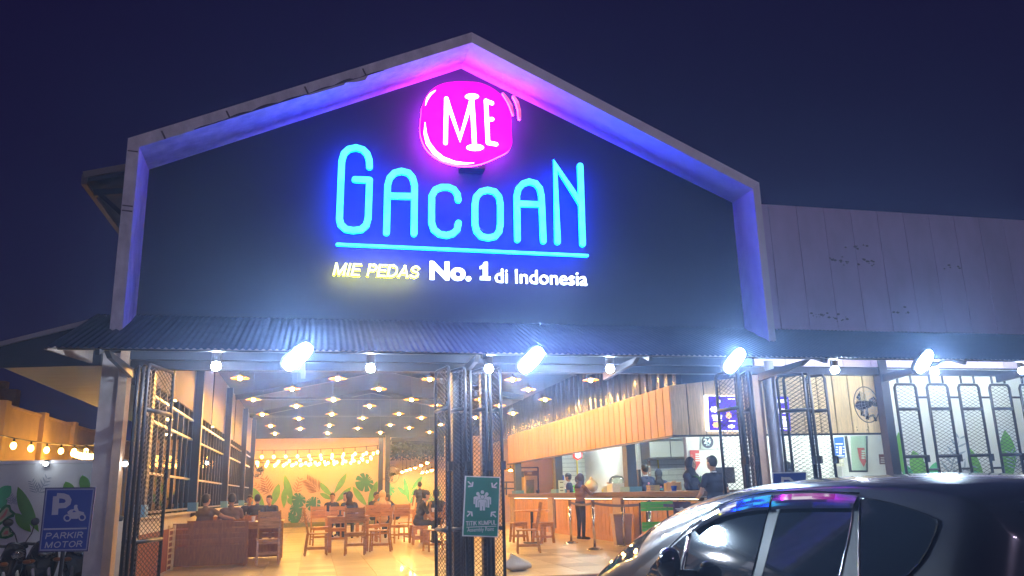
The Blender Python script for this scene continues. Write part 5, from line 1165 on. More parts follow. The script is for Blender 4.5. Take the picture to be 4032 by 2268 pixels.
# ================================================================ PEOPLE
SK = mat('brown_skin', (.34, .17, .09), .5); SKL = mat('light_brown_skin', (.45, .26, .16), .5); HB = mat('black_hair', (.008, .007, .007), .45)
navy = mat('navy_polo', (.012, .02, .075), .8, var=.2); trous = mat('black_trousers', (.015, .015, .02), .85); grs = mat('grey_brown_shirt', (.17, .12, .09), .85, var=.15); drk = mat('charcoal_shirt', (.02, .022, .03), .85, var=.2); brn = mat('brown_jacket', (.18, .08, .025), .85, var=.2)
crm = mat('cream_headscarf', (.6, .42, .22), .8); dkh = mat('dark_brown_headscarf', (.03, .018, .015), .8); blh = mat('black_headscarf', (.01, .012, .02), .8); shoe = mat('dark_shoes', (.02, .018, .016), .5); wtr = mat('white_trim', (.6, .62, .66), .7); eye = mat('dark_eye', (.01, .01, .01), .2); lip = mat('lip', (.3, .09, .07), .5); yls = mat('yellow_shirt', (.6, .42, .03), .8); gsh = mat('lime_shirt', (.1, .55, .05), .8); jean = mat('dark_jeans', (.03, .035, .045), .85)
def person(lb, loc, rz, pose, shirt, trou, head='hair', skin=None, scale=1., lean=0., sleeve=0, voxel=.016, headcol=None, turn=0., arms=None, trim=False, logo=False):
    skin = skin or SK; S = {}
    if pose == 'stand':
        hipz, kn, an, toe = .9, lambda s: (s*.1, .015, .49), lambda s: (s*.105, -.01, .09), lambda s: (s*.12, .16, .035)
        hip = Vector((0, 0, .93))
    else:
        kn, an, toe = (lambda s: (s*.13, .42, .5)), (lambda s: (s*.13, .4, .09)), (lambda s: (s*.14, .56, .035)); hip = Vector((0, 0, .54))
    sl_, cl_ = math.sin(lean), math.cos(lean)
    def T(x, y, z): return Vector((x, hip.y+y*cl_+z*sl_, hip.z+z*cl_-y*sl_))
    caps = []     # (p, rp, q, rq, mat)
    def C(p, rp, q, rq, m): caps.append((Vector(p), rp, Vector(q), rq, m))
    mats = [shirt, trou, skin, shoe, eye, lip, wtr]
    nb_ = 0
    for s in (-1, 1):
        h = Vector((s*.085, hip.y, hip.z-.02)); C(h, .095, kn(s), .062, 1); C(kn(s), .062, an(s), .042, 1); C(Vector(an(s))-Vector((0, .03, .03)), .042, toe(s), .034, 3)
    C(T(-.06, 0, .0), .115, T(.06, 0, 0), .115, 1 if pose == 'stand' else 0)
    C(T(-.055, 0, .1), .108, T(.055, 0, .1), .108, 0); C(T(-.07, .0, .25), .112, T(.07, .0, .25), .112, 0); C(T(-.09, 0, .37), .1, T(.09, 0, .37), .1, 0)
    C(T(-.15, 0, .44), .062, T(.15, 0, .44), .062, 0); C(T(0, -.01, .46), .075, T(0, -.005, .5), .055, 0)
    C(T(0, 0, .48), .052, T(0, .012, .58), .048, 2)
    hc = T(0, .025, .665); hr = Matrix.Rotation(turn, 3, 'Z')
    arms = arms or {'stand': [((s*.25, -.02, .2), (s*.26, .08, -.03)) for s in (-1, 1)], 'sit': [((s*.25, .1, .22), (s*.12, .34, .2)) for s in (-1, 1)]}[pose]
    for s, (el, ha) in zip((-1, 1), arms):
        sh_ = T(s*.185, 0, .43); e = T(*el) ; h_ = T(*ha); m2 = 0 if sleeve else 2
        C(sh_, .055, sh_.lerp(e, .6), .047, 0); C(sh_.lerp(e, .6), .047 if sleeve else .043, e, .04, m2); C(e, .04, h_, .028, m2)
        d = (h_-e).normalized(); pm_ = h_+d*.045; C(h_, .027, pm_, .033, 2)
        side_ = d.cross(Vector((0, 0, 1))); side_ = side_.normalized() if side_.length > .1 else Vector((1, 0, 0))
        for f_ in range(4): o_ = side_*(f_-1.5)*.019; C(pm_+o_, .011, pm_+o_+d*.055*(1, 1.15, 1.1, .85)[f_]+Vector((0, 0, -.012)), .0095, 2); nb_ += 1
        C(h_+d*.01, .013, h_+d*.05+side_*(-.045), .011, 2)
    mb = MB()
    for p, rp, q, rq, m in caps:
        L = (q-p).length
        if L > 1e-4:
            n_s = 10; u = (q-p).normalized(); pts = []; rr = []
            mb.tube([p-u*rp*.94, p-u*rp*.7, p-u*rp*.35, p, q, q+u*rq*.35, q+u*rq*.7, q+u*rq*.94], [rp*.3, rp*.7, rp*.93, rp, rq, rq*.93, rq*.7, rq*.3], 10)
    mb.ell(hc, (.077, .095, .118), 14, 10, hr); mb.ell(hc+hr @ Vector((0, .02, -.06)), (.058, .07, .06), 12, 8, hr)
    ns = hc+hr @ Vector((0, .1, -.015)); mb.tube([ns+Vector((0, 0, .04))-hr @ Vector((0, .012, 0)), ns], [.009, .016], 8)
    for s in (-1, 1): mb.ell(hc+hr @ Vector((s*.08, .0, -.01)), (.012, .025, .034), 8, 6, hr)
    root = thing('person', lb, 'person', loc, rz); root.scale = (scale,)*3
    o = mb.build('body', mats, root, world=False)
    md = o.modifiers.new('r', 'REMESH'); md.mode = 'VOXEL'; md.voxel_size = voxel; md.use_smooth_shade = True
    m2_ = o.modifiers.new('s', 'SMOOTH'); m2_.factor = .5; m2_.iterations = 2
    dg = bpy.context.evaluated_depsgraph_get(); me = bpy.data.meshes.new_from_object(o.evaluated_get(dg)); o.modifiers.clear(); old = o.data; o.data = me; bpy.data.meshes.remove(old)
    me.materials.clear(); [me.materials.append(m) for m in mats]
    n = len(me.polygons); c = np.empty(n*3, 'f'); me.polygons.foreach_get('center', c); c = c.reshape(-1, 3)
    best = np.full(n, 1e9); idx = np.zeros(n, 'i')
    def upd(d, m):
        k = d < best; best[k] = d[k]; idx[k] = m
    for p, rp, q, rq, m in caps:
        a = np.array(p); ab = np.array(q)-a; t_ = np.clip(((c-a)@ab)/max(ab@ab, 1e-9), 0, 1); upd(np.linalg.norm(c-(a+t_[:, None]*ab), axis=1)-(rp+(rq-rp)*t_), m)
    hcA = np.array(hc); upd(np.linalg.norm((c-hcA)/np.array([1, 1, 1.2]), axis=1)-.1, 2)
    for s in (-1, 1):
        e_ = np.array(hc+hr @ Vector((s*.031, .09, .012))); idx[np.linalg.norm((c-e_)/np.array([1.4, 1, .8]), axis=1) < .013] = 4
    l_ = np.array(hc+hr @ Vector((0, .088, -.062))); idx[np.linalg.norm((c-l_)/np.array([2.2, 1, .6]), axis=1) < .012] = 5
    if trim:
        nk = np.array(T(0, -.005, .515)); rel = c-nk; k_ = (np.abs(rel[:, 2]) < .012) & (np.linalg.norm(rel, axis=1) < .12); idx[k_] = 6
    me.polygons.foreach_set('material_index', idx); me.polygons.foreach_set('use_smooth', [True]*n); me.update(); me.name = 'body'
    hcol = headcol or HB; mb = MB()
    B_ = lambda x, y, z: hc+hr @ Vector((x, y, z))
    if head in ('hair', 'long'):
        mb.ell(B_(0, -.018, .022), (.086, .096, .112), 16, 10, hr); mb.ell(B_(0, .03, .075), (.068, .06, .045), 12, 8, hr)
        if head == 'long': mb.ell(B_(0, -.05, -.08), (.09, .06, .14), 14, 9, hr)
        mb.build('hair', hcol, root, world=False, smooth=True)
    elif head == 'hijab':
        mb.ell(B_(0, -.022, .01), (.1, .108, .135), 18, 12, hr)
        mb.tube([B_(0, -.02, -.04), B_(0, -.015, -.12), T(0, -.01, .47), T(0, -.01, .4)], [.1, .095, .14, .165], 18, flat=.8)
        mb.tube([B_(.0, .035, .085), B_(.06, .045, .03), B_(.062, .045, -.05), B_(0, .06, -.115), B_(-.062, .045, -.05), B_(-.06, .045, .03)], .022, 8, closed=True)
        mb.build('headscarf', hcol, root, world=False, smooth=True)
    elif head == 'cap':
        mb.ell(B_(0, -.015, .0), (.083, .095, .1), 16, 10, hr).build('hair', HB, root, world=False, smooth=True)
        mb = MB(); mb.ell(B_(0, -.005, .045), (.09, .105, .09), 16, 10, hr)
        pts = [B_(.07*math.sin(a), .08+.1*math.cos(a), .045+.0*a) for a in [(-PI/2+PI*k/10) for k in range(11)]]
        i = len(mb.v); mb.q([p+Vector((0, 0, .006)) for p in pts]).q([p-Vector((0, 0, .006)) for p in pts][::-1])
        mb.build('cap', hcol, root, world=False, smooth=False)
    if logo:
        q = T(0, -.118, .33); MB().ell(q, (.028, .008, .028), 12, 6).build('shirt_emblem', mat('pink_print', (.75, .25, .4), .7), root, world=False); q = T(0, -.118, .27); MB().box(q.x-.055, q.x+.055, q.y-.003, q.y+.004, q.z-.014, q.z+.014).build('shirt_lettering', mat('cyan_print', (.1, .45, .6), .7), root, world=False)
    return root
def pl(px, y, z=0): p = P(px, 1960, y=y); return (p.x, y, z)
TB = [((-.24, .12, .2), (-.12, .32, .22)), ((.24, .12, .2), (.12, .32, .22))]
person('seated man in a grey brown shirt at the left, arm along the bench', pl(812, 18.72), R(-8), 'sit', grs, jean, turn=R(-25), arms=[((-.4, -.02, .3), (-.32, .2, .12)), ((.38, -.06, .32), (.55, -.06, .28))], skin=SKL)
person('seated man in a grey brown shirt, right one of the pair on the bench', pl(913, 18.8), R(4), 'sit', grs, jean, turn=R(10))
person('left one of three men in dark shirts at the rear table, facing the camera', pl(985, 24.8), R(180), 'sit', drk, jean, lean=.2, arms=TB)
person('middle one of three men in dark shirts, seen from behind', pl(1015, 23.3), R(5), 'sit', drk, jean, lean=.15)
person('right one of three men in dark shirts, bent over the rear table', pl(1070, 24.6), R(165), 'sit', drk, jean, lean=.3, arms=TB, skin=SKL)
person('seated man in a dark T shirt facing the camera behind the middle chairs', pl(1305, 26.8), R(200), 'sit', drk, jean, lean=.1, turn=R(-30))
person('person in a brown headscarf and dark printed shirt, back to the camera', pl(1376, 24.6), R(2), 'sit', drk, jean, 'hijab', headcol=dkh, sleeve=1)
person('person in yellow half hidden left of the brown headscarf', pl(1362, 27.4), R(160), 'sit', yls, jean, 'long', skin=SKL)
person('young man in a dark shirt turned right beside the cream headscarf', pl(1476, 27.4), R(200), 'sit', drk, jean, turn=R(25), lean=.15, arms=TB)
person('woman in a cream headscarf seated with her back to the camera', pl(1506, 23.9), R(0), 'sit', mat('tan_blouse', (.42, .27, .13), .8), jean, 'hijab', headcol=crm, sleeve=1)
person('person in black bent forward right of the cream headscarf', pl(1562, 27.2), R(95), 'sit', drk, jean, 'long', lean=.45)
person('standing man in dark clothes far behind the man in the cap', pl(1653, 31.5), R(10), 'stand', drk, jean, scale=.97)
person('man in a dark cap and dark shirt in profile resting his chin on his hand', pl(1645, 20.9), R(-88), 'sit', drk, jean, 'cap', headcol=mat('dark_cap', (.03, .022, .025), .7), lean=.28, arms=[((-.2, .28, .2), (-.06, .2, .46)), ((.22, .26, .14), (.05, .4, .16))], voxel=.013, skin=SKL)
person('person in black seated with back to the camera beside the middle door post', pl(1722, 21.2), R(15), 'sit', drk, jean, lean=.1)
cu_ = person('customer in a brown jacket and dark headscarf standing at the counter', (6.5, 20.0, 0), R(-72), 'stand', brn, trous, 'hijab', headcol=dkh, sleeve=1, scale=.93, lean=.06, arms=[((-.2, .18, .28), (-.12, .42, .3)), ((.2, .18, .26), (.12, .46, .26))], voxel=.013)
person('kitchen worker in a black cap and navy polo turned left', pl(2244, 24.5), R(60), 'stand', navy, trous, 'cap', headcol=mat('black_cap', (.012, .013, .016), .6), scale=1.0, logo=True, trim=True)
person('kitchen worker in a lime shirt and black cap behind the customer', pl(2276, 25.4), R(-60), 'stand', gsh, trous, 'cap', headcol=MATS['black_cap'], scale=.95)
person('short haired kitchen worker in a navy polo seen from behind', pl(2548, 19.3), R(8), 'stand', navy, trous, scale=1.04, logo=True, trim=True, arms=[((-.24, .08, .2), (-.1, .3, .2)), ((.24, .08, .2), (.12, .3, .2))], voxel=.013)
person('kitchen worker in a black headscarf and navy polo seen from behind', pl(2600, 19.8), R(-6), 'stand', navy, trous, 'hijab', headcol=blh, sleeve=1, scale=.97, logo=True, trim=True, arms=[((-.22, .1, .2), (-.1, .3, .25)), ((.34, .1, .3), (.42, .25, .24))], voxel=.013)
person('cashier in a black headscarf and navy polo facing right behind the counter', (P(2722, 1900, y=15.75).x, 15.75, 0), R(-150), 'stand', navy, trous, 'hijab', headcol=blh, skin=SKL, sleeve=1, scale=1.04, trim=True, arms=[((-.2, .12, .2), (-.03, .32, .18)), ((.2, .12, .2), (.04, .33, .17))], voxel=.012, turn=R(-5))
person('man in a dark polo with white collar trim standing with his back to the camera', (P(2812, 1900, y=13.2).x, 13.2, 0), R(12), 'stand', mat('black_navy_polo', (.012, .016, .035), .85, var=.15), trous, skin=SKL, trim=True, scale=1.0, turn=R(12), arms=[((-.27, .03, .16), (-.16, .25, .1)), ((.28, .0, .16), (.22, .15, -.02))], voxel=.012)
person('dark haired person behind the mesh doors above the blue parking sign', (P(3108, 1900, y=13.3).x, 13.3, 0), R(0), 'stand', drk, trous, 'long', scale=.93)
# ================================================================ CAR
paint = mat('dark_grey_metallic_paint', (.022, .022, .03), .3, metal=.3, coat=1., var=.04, scale=40)
tint = mat('tinted_car_glass', (.022, .034, .042), .05, coat=.8, spec=1.)
gblack = mat('gloss_black_trim', (.012, .013, .016), .12, coat=.5)
car = thing('parked_car', 'dark grey metallic minivan with tinted windows parked close to the camera at the lower right', 'car', (-5.1, 3.72, GZ))
import bisect
PHI = math.radians(85)          # heading: nose towards the building
_RC = Matrix.Rotation(PHI, 3, 'Z')
def PL(px, py, y):              # view ray in the car's own axes met with the plane of constant y
    d = _RC @ (_fw*F + CR*(px-2016) - CU*(py-1134)); o = _RC @ CAM; t = (y-o.y)/d.y
    return o+d*t
def interp(tab, x):
    xs = [a for a, _ in tab]
    if x <= xs[0]: return tab[0][1]
    if x >= xs[-1]: return tab[-1][1]
    i = bisect.bisect(xs, x)-1; t = (x-xs[i])/(xs[i+1]-xs[i]); p0 = tab[max(0, i-1)][1]; p1 = tab[i][1]; p2 = tab[i+1][1]; p3 = tab[min(len(tab)-1, i+2)][1]
    return p1+.5*t*((p2-p0)+t*(2*p0-5*p1+4*p2-p3+t*(3*(p1-p2)+p3-p0)))
ZR = [(-7.4, .0), (-7.35, .12), (-7.25, .24), (-7.1, .36), (-6.89, .55), (-6.63, .75), (-6.31, .92), (-6.03, 1.03), (-5.71, 1.12), (-5.38, 1.17), (-5.0, 1.21), (-4.44, 1.235), (-4.0, 1.24), (-3.6, 1.24), (-3.29, 1.225), (-3.05, 1.2), (-2.85, 1.14), (-2.72, 1.02)]
ZC = [(-7.4, -.05), (-7.25, .12), (-7.0, .26), (-6.3, .46), (-5.95, .54), (-5.82, .62), (-5.48, .79), (-5.2, .92), (-4.99, 1.01), (-4.58, 1.115), (-4.21, 1.155), (-3.84, 1.165), (-3.48, 1.155), (-3.18, 1.14), (-2.95, 1.11), (-2.82, 1.05), (-2.72, .93)]
YB = 2.9; YM = 3.72; XF, XRR = -7.4, -2.72
def tumble(z): h = max(0, z-.5); return .42*h**1.25+.03*max(0, .15-z)
def endin(x): return .3*max(0, (XF+.5-x)/.5)**2.2+.12*max(0, (x-XRR+.25)/.25)**2.6
def yside(x, z): return YB+tumble(z)+endin(x)
xs = [XF+(XRR-XF)*k/120 for k in range(121)]
rows_ = []
for x in xs:
    zr, zc_ = interp(ZR, x), interp(ZC, x); zc_ = min(zc_, zr-.015); sec = []
    zb = min(.5, zc_-.02)
    for z in (-.24, -.18, 0, .18, .34): z_ = min(z, zb-.02*(5-1)); sec.append((yside(x, z_)+(.05 if z == -.24 else 0), min(z, zb-.01)))
    for k in range(9): z = zb+(zc_-zb)*k/8; sec.append((yside(x, z), z))
    y0 = yside(x, zc_)
    for k in range(1, 13):
        a = PI/2*k/12; sec.append((y0+(YM-y0)*(1-math.cos(a))**.95, zc_+(zr-zc_)*math.sin(a)**1.0))
    full = sec+[(2*YM-y, z) for y, z in sec[-2::-1]]
    rows_.append([(x, y, z) for y, z in full])
mb = MB(); n = len(rows_[0]); mb.v = [p for r_ in rows_ for p in r_]
for i in range(len(rows_)-1):
    for j in range(n-1): mb.f.append((i*n+j, i*n+j+1, (i+1)*n+j+1, (i+1)*n+j))
    mb.f.append((i*n+n-1, i*n, (i+1)*n, (i+1)*n+n-1))
mb.f += [tuple(range(n)), tuple((len(rows_)-1)*n+j for j in range(n))[::-1]]; mb.m = [0]*len(mb.f)
body = mb.build('body', paint, car, smooth=True)
def sidept(px, py, off=0.):
    y = 3.0; p = None
    for _ in range(12): p = PL(px, py, y-off); y = yside(p.x, p.z)
    return (p.x, p.z)
def sidepatch(name, poly, m, off, world_pts=False, thick=.004):
    pts = poly if world_pts else [sidept(*p, off) for p in poly]
    bm = bmesh.new(); vs = [bm.verts.new((x, 0, z)) for x, z in pts]; bm.faces.new(vs)
    zmin, zmax = min(p[1] for p in pts), max(p[1] for p in pts); z = zmin+.03
    while z < zmax: bmesh.ops.bisect_plane(bm, geom=bm.verts[:]+bm.edges[:]+bm.faces[:], plane_co=(0, 0, z), plane_no=(0, 0, 1)); z += .03
    x = min(p[0] for p in pts)+.1
    while x < max(p[0] for p in pts): bmesh.ops.bisect_plane(bm, geom=bm.verts[:]+bm.edges[:]+bm.faces[:], plane_co=(x, 0, 0), plane_no=(1, 0, 0)); x += .1
    for v in bm.verts: v.co.y = yside(v.co.x, v.co.z)-off
    off3 = Vector(car.location)
    for v in bm.verts: v.co -= off3
    bmesh.ops.recalc_face_normals(bm, faces=bm.faces)
    for f in bm.faces:
        if f.normal.y > 0: f.normal_flip()
        f.smooth = True
    me = bpy.data.meshes.new(name); bm.to_mesh(me); bm.free(); me.materials.append(m); o = bpy.data.objects.new(name, me); COL.objects.link(o); o.parent = car
    return o
def sideline(name, pts, r, m, off, closed=False):
    q = [sidept(*p, off) for p in pts]; qq = []
    for a, b in zip(q[:-1], q[1:]):
        for k in range(5): t = k/5; qq.append((a[0]+(b[0]-a[0])*t, a[1]+(b[1]-a[1])*t))
    qq.append(q[-1]); return MB().tube([(x, yside(x, z)-off, z) for x, z in qq], r, 6).build(name, m, car, smooth=True)
fw_ = [(2716, 2100), (2760, 2066), (2810, 2040), (2870, 2020), (2940, 2008), (3024, 2002), (3006, 2080), (2990, 2150), (2972, 2220), (2945, 2330), (2850, 2345), (2675, 2345), (2690, 2268), (2702, 2180)]
sidepatch('door_window', fw_, tint, .004)
rw_ = [(3075, 2001), (3200, 1997), (3356, 1997), (3352, 2040), (3343, 2100), (3326, 2190), (3300, 2290), (3280, 2345), (3100, 2345), (2985, 2345), (3020, 2200), (3048, 2100)]
sidepatch('door_window', rw_, tint, .004)
sidepatch('quarter_window', [(3392, 1962), (3450, 1968), (3516, 1983), (3570, 1999), (3622, 2016), (3665, 2034), (3690, 2048), (3693, 2066), (3682, 2100), (3664, 2142), (3645, 2180), (3622, 2215), (3579, 2260), (3530, 2300), (3470, 2330), (3389, 2340), (3388, 2200), (3390, 2080)], tint, .004)
sidepatch('quarter_glass', [(2704, 2104), (2690, 2160), (2676, 2230), (2660, 2330), (2520, 2330), (2540, 2270), (2600, 2200), (2650, 2150)], tint, .0035)
sidepatch('pillar_trim', [(3030, 2002), (3070, 2001), (3046, 2090), (3018, 2200), (2980, 2345), (2950, 2345), (2978, 2220), (3010, 2090)], mat('satin_pillar', (.03, .038, .05), .45, coat=.12), .0045)
sidepatch('pillar_trim', [(3360, 1997), (3386, 1962), (3385, 2080), (3383, 2345), (3285, 2345), (3306, 2280), (3330, 2190), (3348, 2100)], MATS['satin_pillar'], .0045)
visor = mat('smoked_visor', (.03, .032, .045), .06, coat=1.)
def vis(pt, pb): 
    a = [sidept(*p, .004) for p in pt]; b = [sidept(*p, .03) for p in pb]; mb = MB()
    for k in range(len(a)-1):
        A, B, C1, D = a[k], a[k+1], b[k+1], b[k]
        for j in range(5):
            t0, t1 = j/5, (j+1)/5; o0, o1 = .004+.03*math.sin(PI/2*t0), .004+.03*math.sin(PI/2*t1)
            f = lambda U, V, t, o: (lambda x, z: (x, yside(x, z)-o, z))(U[0]+(V[0]-U[0])*t, U[1]+(V[1]-U[1])*t)
            mb.q([f(A, D, t0, o0), f(B, C1, t0, o0), f(B, C1, t1, o1), f(A, D, t1, o1)])
    o = mb.build('rain_visor', visor, car, smooth=True); return o
vis([(2722, 2072), (2770, 2036), (2830, 2000), (2900, 1975), (2970, 1958), (3040, 1948)], [(2728, 2098), (2775, 2066), (2838, 2037), (2905, 2020), (2970, 2010), (3028, 2006)])
vis([(3046, 1950), (3120, 1944), (3200, 1942), (3290, 1944), (3378, 1952)], [(3040, 2006), (3120, 2003), (3200, 2001), (3290, 2001), (3362, 2001)])
sideline('door_seam', [(3040, 1950), (3028, 2000), (3000, 2110), (2960, 2268), (2940, 2340)], .004, gblack, .006)
sideline('window_divider', [(2712, 2100), (2698, 2180), (2680, 2268), (2668, 2330)], .008, chrome, .012)
sideline('chrome_strip', [(3356, 1999), (3350, 2060), (3336, 2140), (3310, 2250), (3290, 2330)], .003, chrome, .008)
sideline('door_seam', [(3385, 1956), (3383, 2080), (3381, 2200), (3381, 2330)], .0035, chrome, .007)
sideline('window_seal', [(3392, 1962), (3450, 1968), (3516, 1983), (3570, 1999), (3622, 2016), (3665, 2034), (3690, 2048), (3694, 2066), (3682, 2100), (3664, 2142), (3645, 2180), (3622, 2215), (3579, 2260), (3530, 2300)], .004, gblack, .006)
sideline('roof_moulding', [(2560, 2240), (2640, 2150), (2711, 2080), (2770, 2026), (2830, 1990), (2900, 1964), (2970, 1946), (3040, 1936), (3200, 1932), (3383, 1942)], .005, gblack, .002)
# mirror
mp = PL(2632, 2222, 2.79)
mi = MB().ell(mp, (.1, .075, .1), 18, 12).build('side_mirror', gblack, car, smooth=True)
for v in mi.data.vertices:
    c = v.co+Vector(car.location)-mp
    if c.z < 0: v.co.z -= 0; 
    v.co.x += .25*c.z if c.z > 0 else 0
MB().ell(mp+Vector((0, .01, .055)), (.075, .07, .055), 16, 10).build('mirror_cap', paint, mi, smooth=True)
MB().beam(mp+Vector((.02, .05, -.05)), mp+Vector((.08, .16, -.06)), .06, .04).build('mirror_arm', gblack, mi)
# lower parts, off frame but there
for x in (-6.75, -3.65):
    for s, yb in ((-1, YB+.0), (1, 2*YM-YB)):
        MB().lathe([(0, -.012), (.38, -.012), (.38, .012), (0, .012)], (x, yb, GZ+.33), 28, axis='y').build('wheel_arch', rubber, car)
        ww = MB().lathe([(.2, -.03), (.3, -.028), (.32, 0), (.32, .15), (.3, .17), (.2, .17)] if s < 0 else [(.2, .03), (.3, .028), (.32, 0), (.32, -.15), (.3, -.17), (.2, -.17)], (x, yb, GZ+.325), 30, axis='y').build('wheel', rubber, car, smooth=True)
        mb = MB(); mb.lathe([(0, s*.02), (.05, s*.02), (.06, s*.005), (.2, s*.0), (.205, s*.03)], (x, yb, GZ+.325), 24, axis='y')
        for k in range(5): a = 2*PI*k/5; mb.beam((x, yb+s*.018, GZ+.325), (x+.2*math.cos(a), yb+s*.02, GZ+.325+.2*math.sin(a)), .04, .015)
        mb.build('rim', steel, ww)
for yy in (3.22, 4.22): MB().ell((-7.26, yy, .0), (.08, .17, .08), 14, 8).build('headlight', glass('headlight_lens', (.8, .8, .8), .02, .5), car, smooth=True)
for yy in (3.07, 4.37): MB().ell((-2.74, yy, .42), (.05, .09, .2), 12, 8).build('tail_light', mat('red_lens', (.4, .01, .01), .15), car, smooth=True)
MB().box(-7.44, -7.39, 3.4, 4.04, -.16, -.04).build('grille', blackpl, car); MB().box(-2.718, -2.69, 3.47, 3.97, .2, .32).build('number_plate', blackpl, car)
q = [(3.14, .5), (4.3, .5), (4.2, .95), (3.24, .95)]; MB().prism(q, -2.718, -2.708, axis='x').build('rear_glass', tint, car)
MB().tube([(-2.712, *q[0]), (-2.712, *q[1]), (-2.712, *q[2]), (-2.712, *q[3])], .008, 6, closed=True).build('window_seal', gblack, car)
mb = MB(); mb.prism([(3.26, 1.05), (4.18, 1.05), (4.12, 1.1), (3.32, 1.1)], -2.84, -2.6, axis='x'); mb.build('spoiler', paint, car, bevel=.012)
for px in (2950, 3290):
    x, z = sidept(px, 2420, .0); MB().tube([(x-.07, yside(x, z)-.012, z), (x-.06, yside(x, z)-.035, z), (x+.06, yside(x, z)-.035, z), (x+.07, yside(x, z)-.012, z)], .011, 8).build('door_handle', paint, car, smooth=True)
# windshield patch
mb = MB(); ws_ = [i for i, x in enumerate(xs) if -7.0 <= x <= -5.85]; jm_ = range(15, n-15)
for i in ws_[:-1]:
    for j in list(jm_)[:-1]: mb.q([Vector(rows_[a][b])+Vector((-.003, 0, .004)) for a, b in ((i, j), (i, j+1), (i+1, j+1), (i+1, j))])
mb.build('windshield', tint, car, smooth=True, recalc=False)
_l = Vector(car.location); car.location = Matrix.Rotation(-PHI, 3, 'Z') @ _l; car.rotation_euler = (0, 0, -PHI)
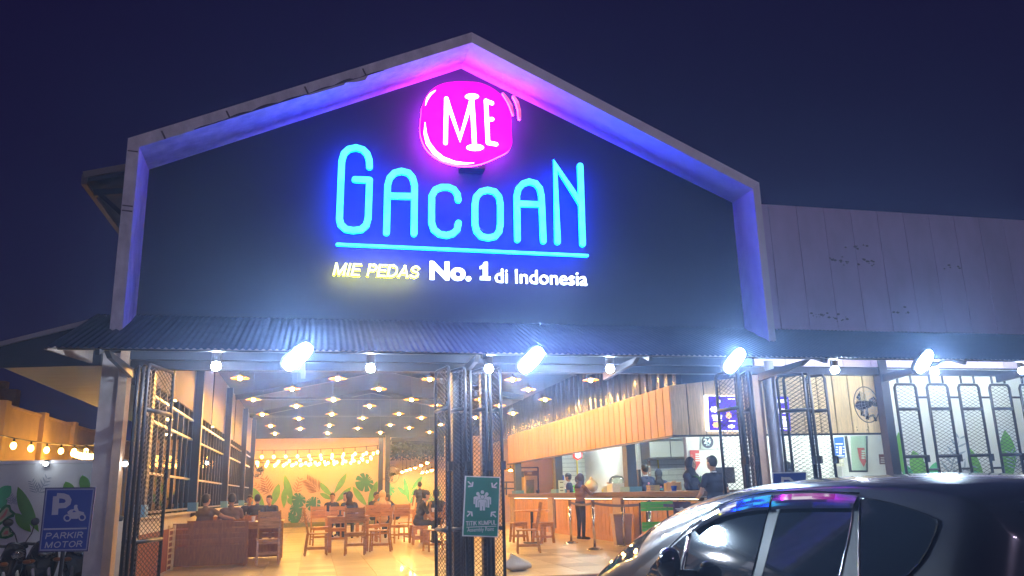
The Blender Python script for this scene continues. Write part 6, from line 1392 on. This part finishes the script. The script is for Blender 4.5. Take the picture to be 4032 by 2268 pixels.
# ================================================================ MOTORCYCLES
mpaint = mat('black_scooter_paint', (.015, .015, .018), .12, coat=.8)
def scooter(lb, loc, rz, lens=True):
    t = thing('parked_motorcycle', lb, 'motorcycle', loc, rz, 'motorcycles parked at the left')
    for x, nm in ((-.62, 'rear'), (.62, 'front')):
        w_ = MB().tube([(x+.235*math.cos(a), 0, .28+.235*math.sin(a)) for a in [2*PI*k/26 for k in range(26)]], .047, 8, closed=True).build('wheel', rubber, t, world=False, smooth=True)
        mb = MB().tube([(x+.19*math.cos(a), 0, .28+.19*math.sin(a)) for a in [2*PI*k/24 for k in range(24)]], .016, 6, closed=True)
        for k in range(6): a = PI*k/3; mb.beam((x, 0, .28), (x+.19*math.cos(a), 0, .28+.19*math.sin(a)), .02, .03)
        mb.tube([(x, -.07, .28), (x, .07, .28)], .03, 10).build('rim', steel, w_, world=False)
    def loft(name, secs, m):
        mb = MB(); N = 14; 
        for (x, z, ry, rz_) in secs:
            for k in range(N): a = 2*PI*k/N; mb.v.append((x, ry*math.cos(a), z+rz_*math.sin(a)))
        for i in range(len(secs)-1):
            for k in range(N): mb.f.append((i*N+k, i*N+(k+1) % N, (i+1)*N+(k+1) % N, (i+1)*N+k)); mb.m.append(0)
        mb.f += [tuple(range(N)), tuple((len(secs)-1)*N+k for k in range(N))]; mb.m += [0, 0]
        return mb.build(name, m, t, world=False, smooth=True)
    loft('rear_body', [(-.95, .74, .03, .03), (-.8, .7, .09, .07), (-.5, .6, .14, .13), (-.2, .52, .14, .15), (.05, .42, .12, .12), (.2, .36, .1, .08)], mpaint)
    loft('seat', [(-.85, .78, .06, .02), (-.7, .79, .11, .045), (-.35, .74, .12, .05), (-.05, .7, .1, .05), (.08, .66, .05, .03)], mat('seat_vinyl', (.02, .02, .02), .55))
    loft('front_apron', [(.25, .38, .1, .1), (.4, .6, .17, .2), (.46, .8, .2, .15), (.5, .95, .16, .09), (.46, 1.03, .09, .04)], mpaint)
    loft('front_fender', [(.36, .45, .04, .02), (.5, .53, .07, .04), (.7, .53, .07, .04), (.88, .4, .05, .03), (.92, .3, .03, .02)], mpaint)
    MB().box(-.1, .35, -.12, .12, .3, .34).build('footboard', blackpl, t, world=False)
    for s in (-1, 1): MB().tube([(.46, s*.09, .75), (.6, s*.085, .4), (.62, s*.08, .28)], [.02, .022, .02], 8).build('fork_leg', steel, t, world=False)
    hb = MB().tube([(.3, -.34, 1.0), (.38, -.2, 1.04), (.42, 0, 1.02), (.38, .2, 1.04), (.3, .34, 1.0)], .017, 8).build('handlebar', blackpl, t, world=False, smooth=True)
    for s in (-1, 1):
        MB().tube([(.31, s*.33, 1.0), (.36, s*.22, 1.03)], .024, 8).build('grip', rubber, hb, world=False)
        mi_ = MB().tube([(.37, s*.24, 1.03), (.4, s*.3, 1.15), (.36, s*.36, 1.24)], .007, 6).build('mirror_stalk', blackpl, t, world=False)
        MB().ell((.36, s*.37, 1.28), (.02, .06, .045), 12, 8).build('mirror', blackpl, mi_, world=False, smooth=True)
    MB().ell((.56, 0, .93), (.05, .1, .06), 14, 9).build('headlight', glass('headlight_lens'), t, world=False, smooth=True)
    for s in (-1, 1): MB().ell((.53, s*.15, .84), (.04, .05, .025), 10, 7).build('indicator_lens', mat('amber_lens', (.25, .08, .015), .3), t, world=False, smooth=True)
    MB().tube([(-.3, -.14, .3), (-.6, -.16, .34), (-.95, -.17, .42)], [.025, .045, .05], 10).build('exhaust', steel, t, world=False, smooth=True)
    MB().ell((-.97, 0, .72), (.03, .08, .035), 10, 7).build('tail_light', mat('red_lens', (.4, .01, .01), .15), t, world=False, smooth=True)
    MB().tube([(-.1, .1, .3), (-.15, .25, .01)], .012, 6).build('stand', steel, t, world=False)
    t.scale = (1.1, 1.1, 1.1); return t
scooter('black scooter at the lower left with its mirror beside the motor parking sign', (P(85, 2268, y=12.5).x, 12.5, GZ), R(-50))
scooter('dark scooter partly hidden behind the motor parking sign', (P(310, 2268, y=12.7).x, 12.7, GZ), R(-75))
scooter('black scooter cropped by the left edge of the picture', (P(-90, 2268, y=12.0).x, 12.0, GZ), R(-30))
# ================================================================ HAZE VOLUME ADDED TO STAND IN FOR LENS GLARE
hz_ = MB().box(-16, 24, -3, 60, GZ-1.2, 9.2).build('glare_volume', mat('tmp', (1, 1, 1)), None); hz_.data.materials.clear()
hm = bpy.data.materials.new('glare_haze'); hm.use_nodes = True; n = hm.node_tree.nodes; n.clear(); v = n.new('ShaderNodeVolumePrincipled'); o = n.new('ShaderNodeOutputMaterial')
v.inputs['Density'].default_value = .0045; v.inputs['Color'].default_value = (.4, .58, 1, 1); v.inputs['Anisotropy'].default_value = .82
hm.node_tree.links.new(v.outputs[0], o.inputs['Volume']); hz_.data.materials.append(hm); hz_['kind'] = 'stuff'
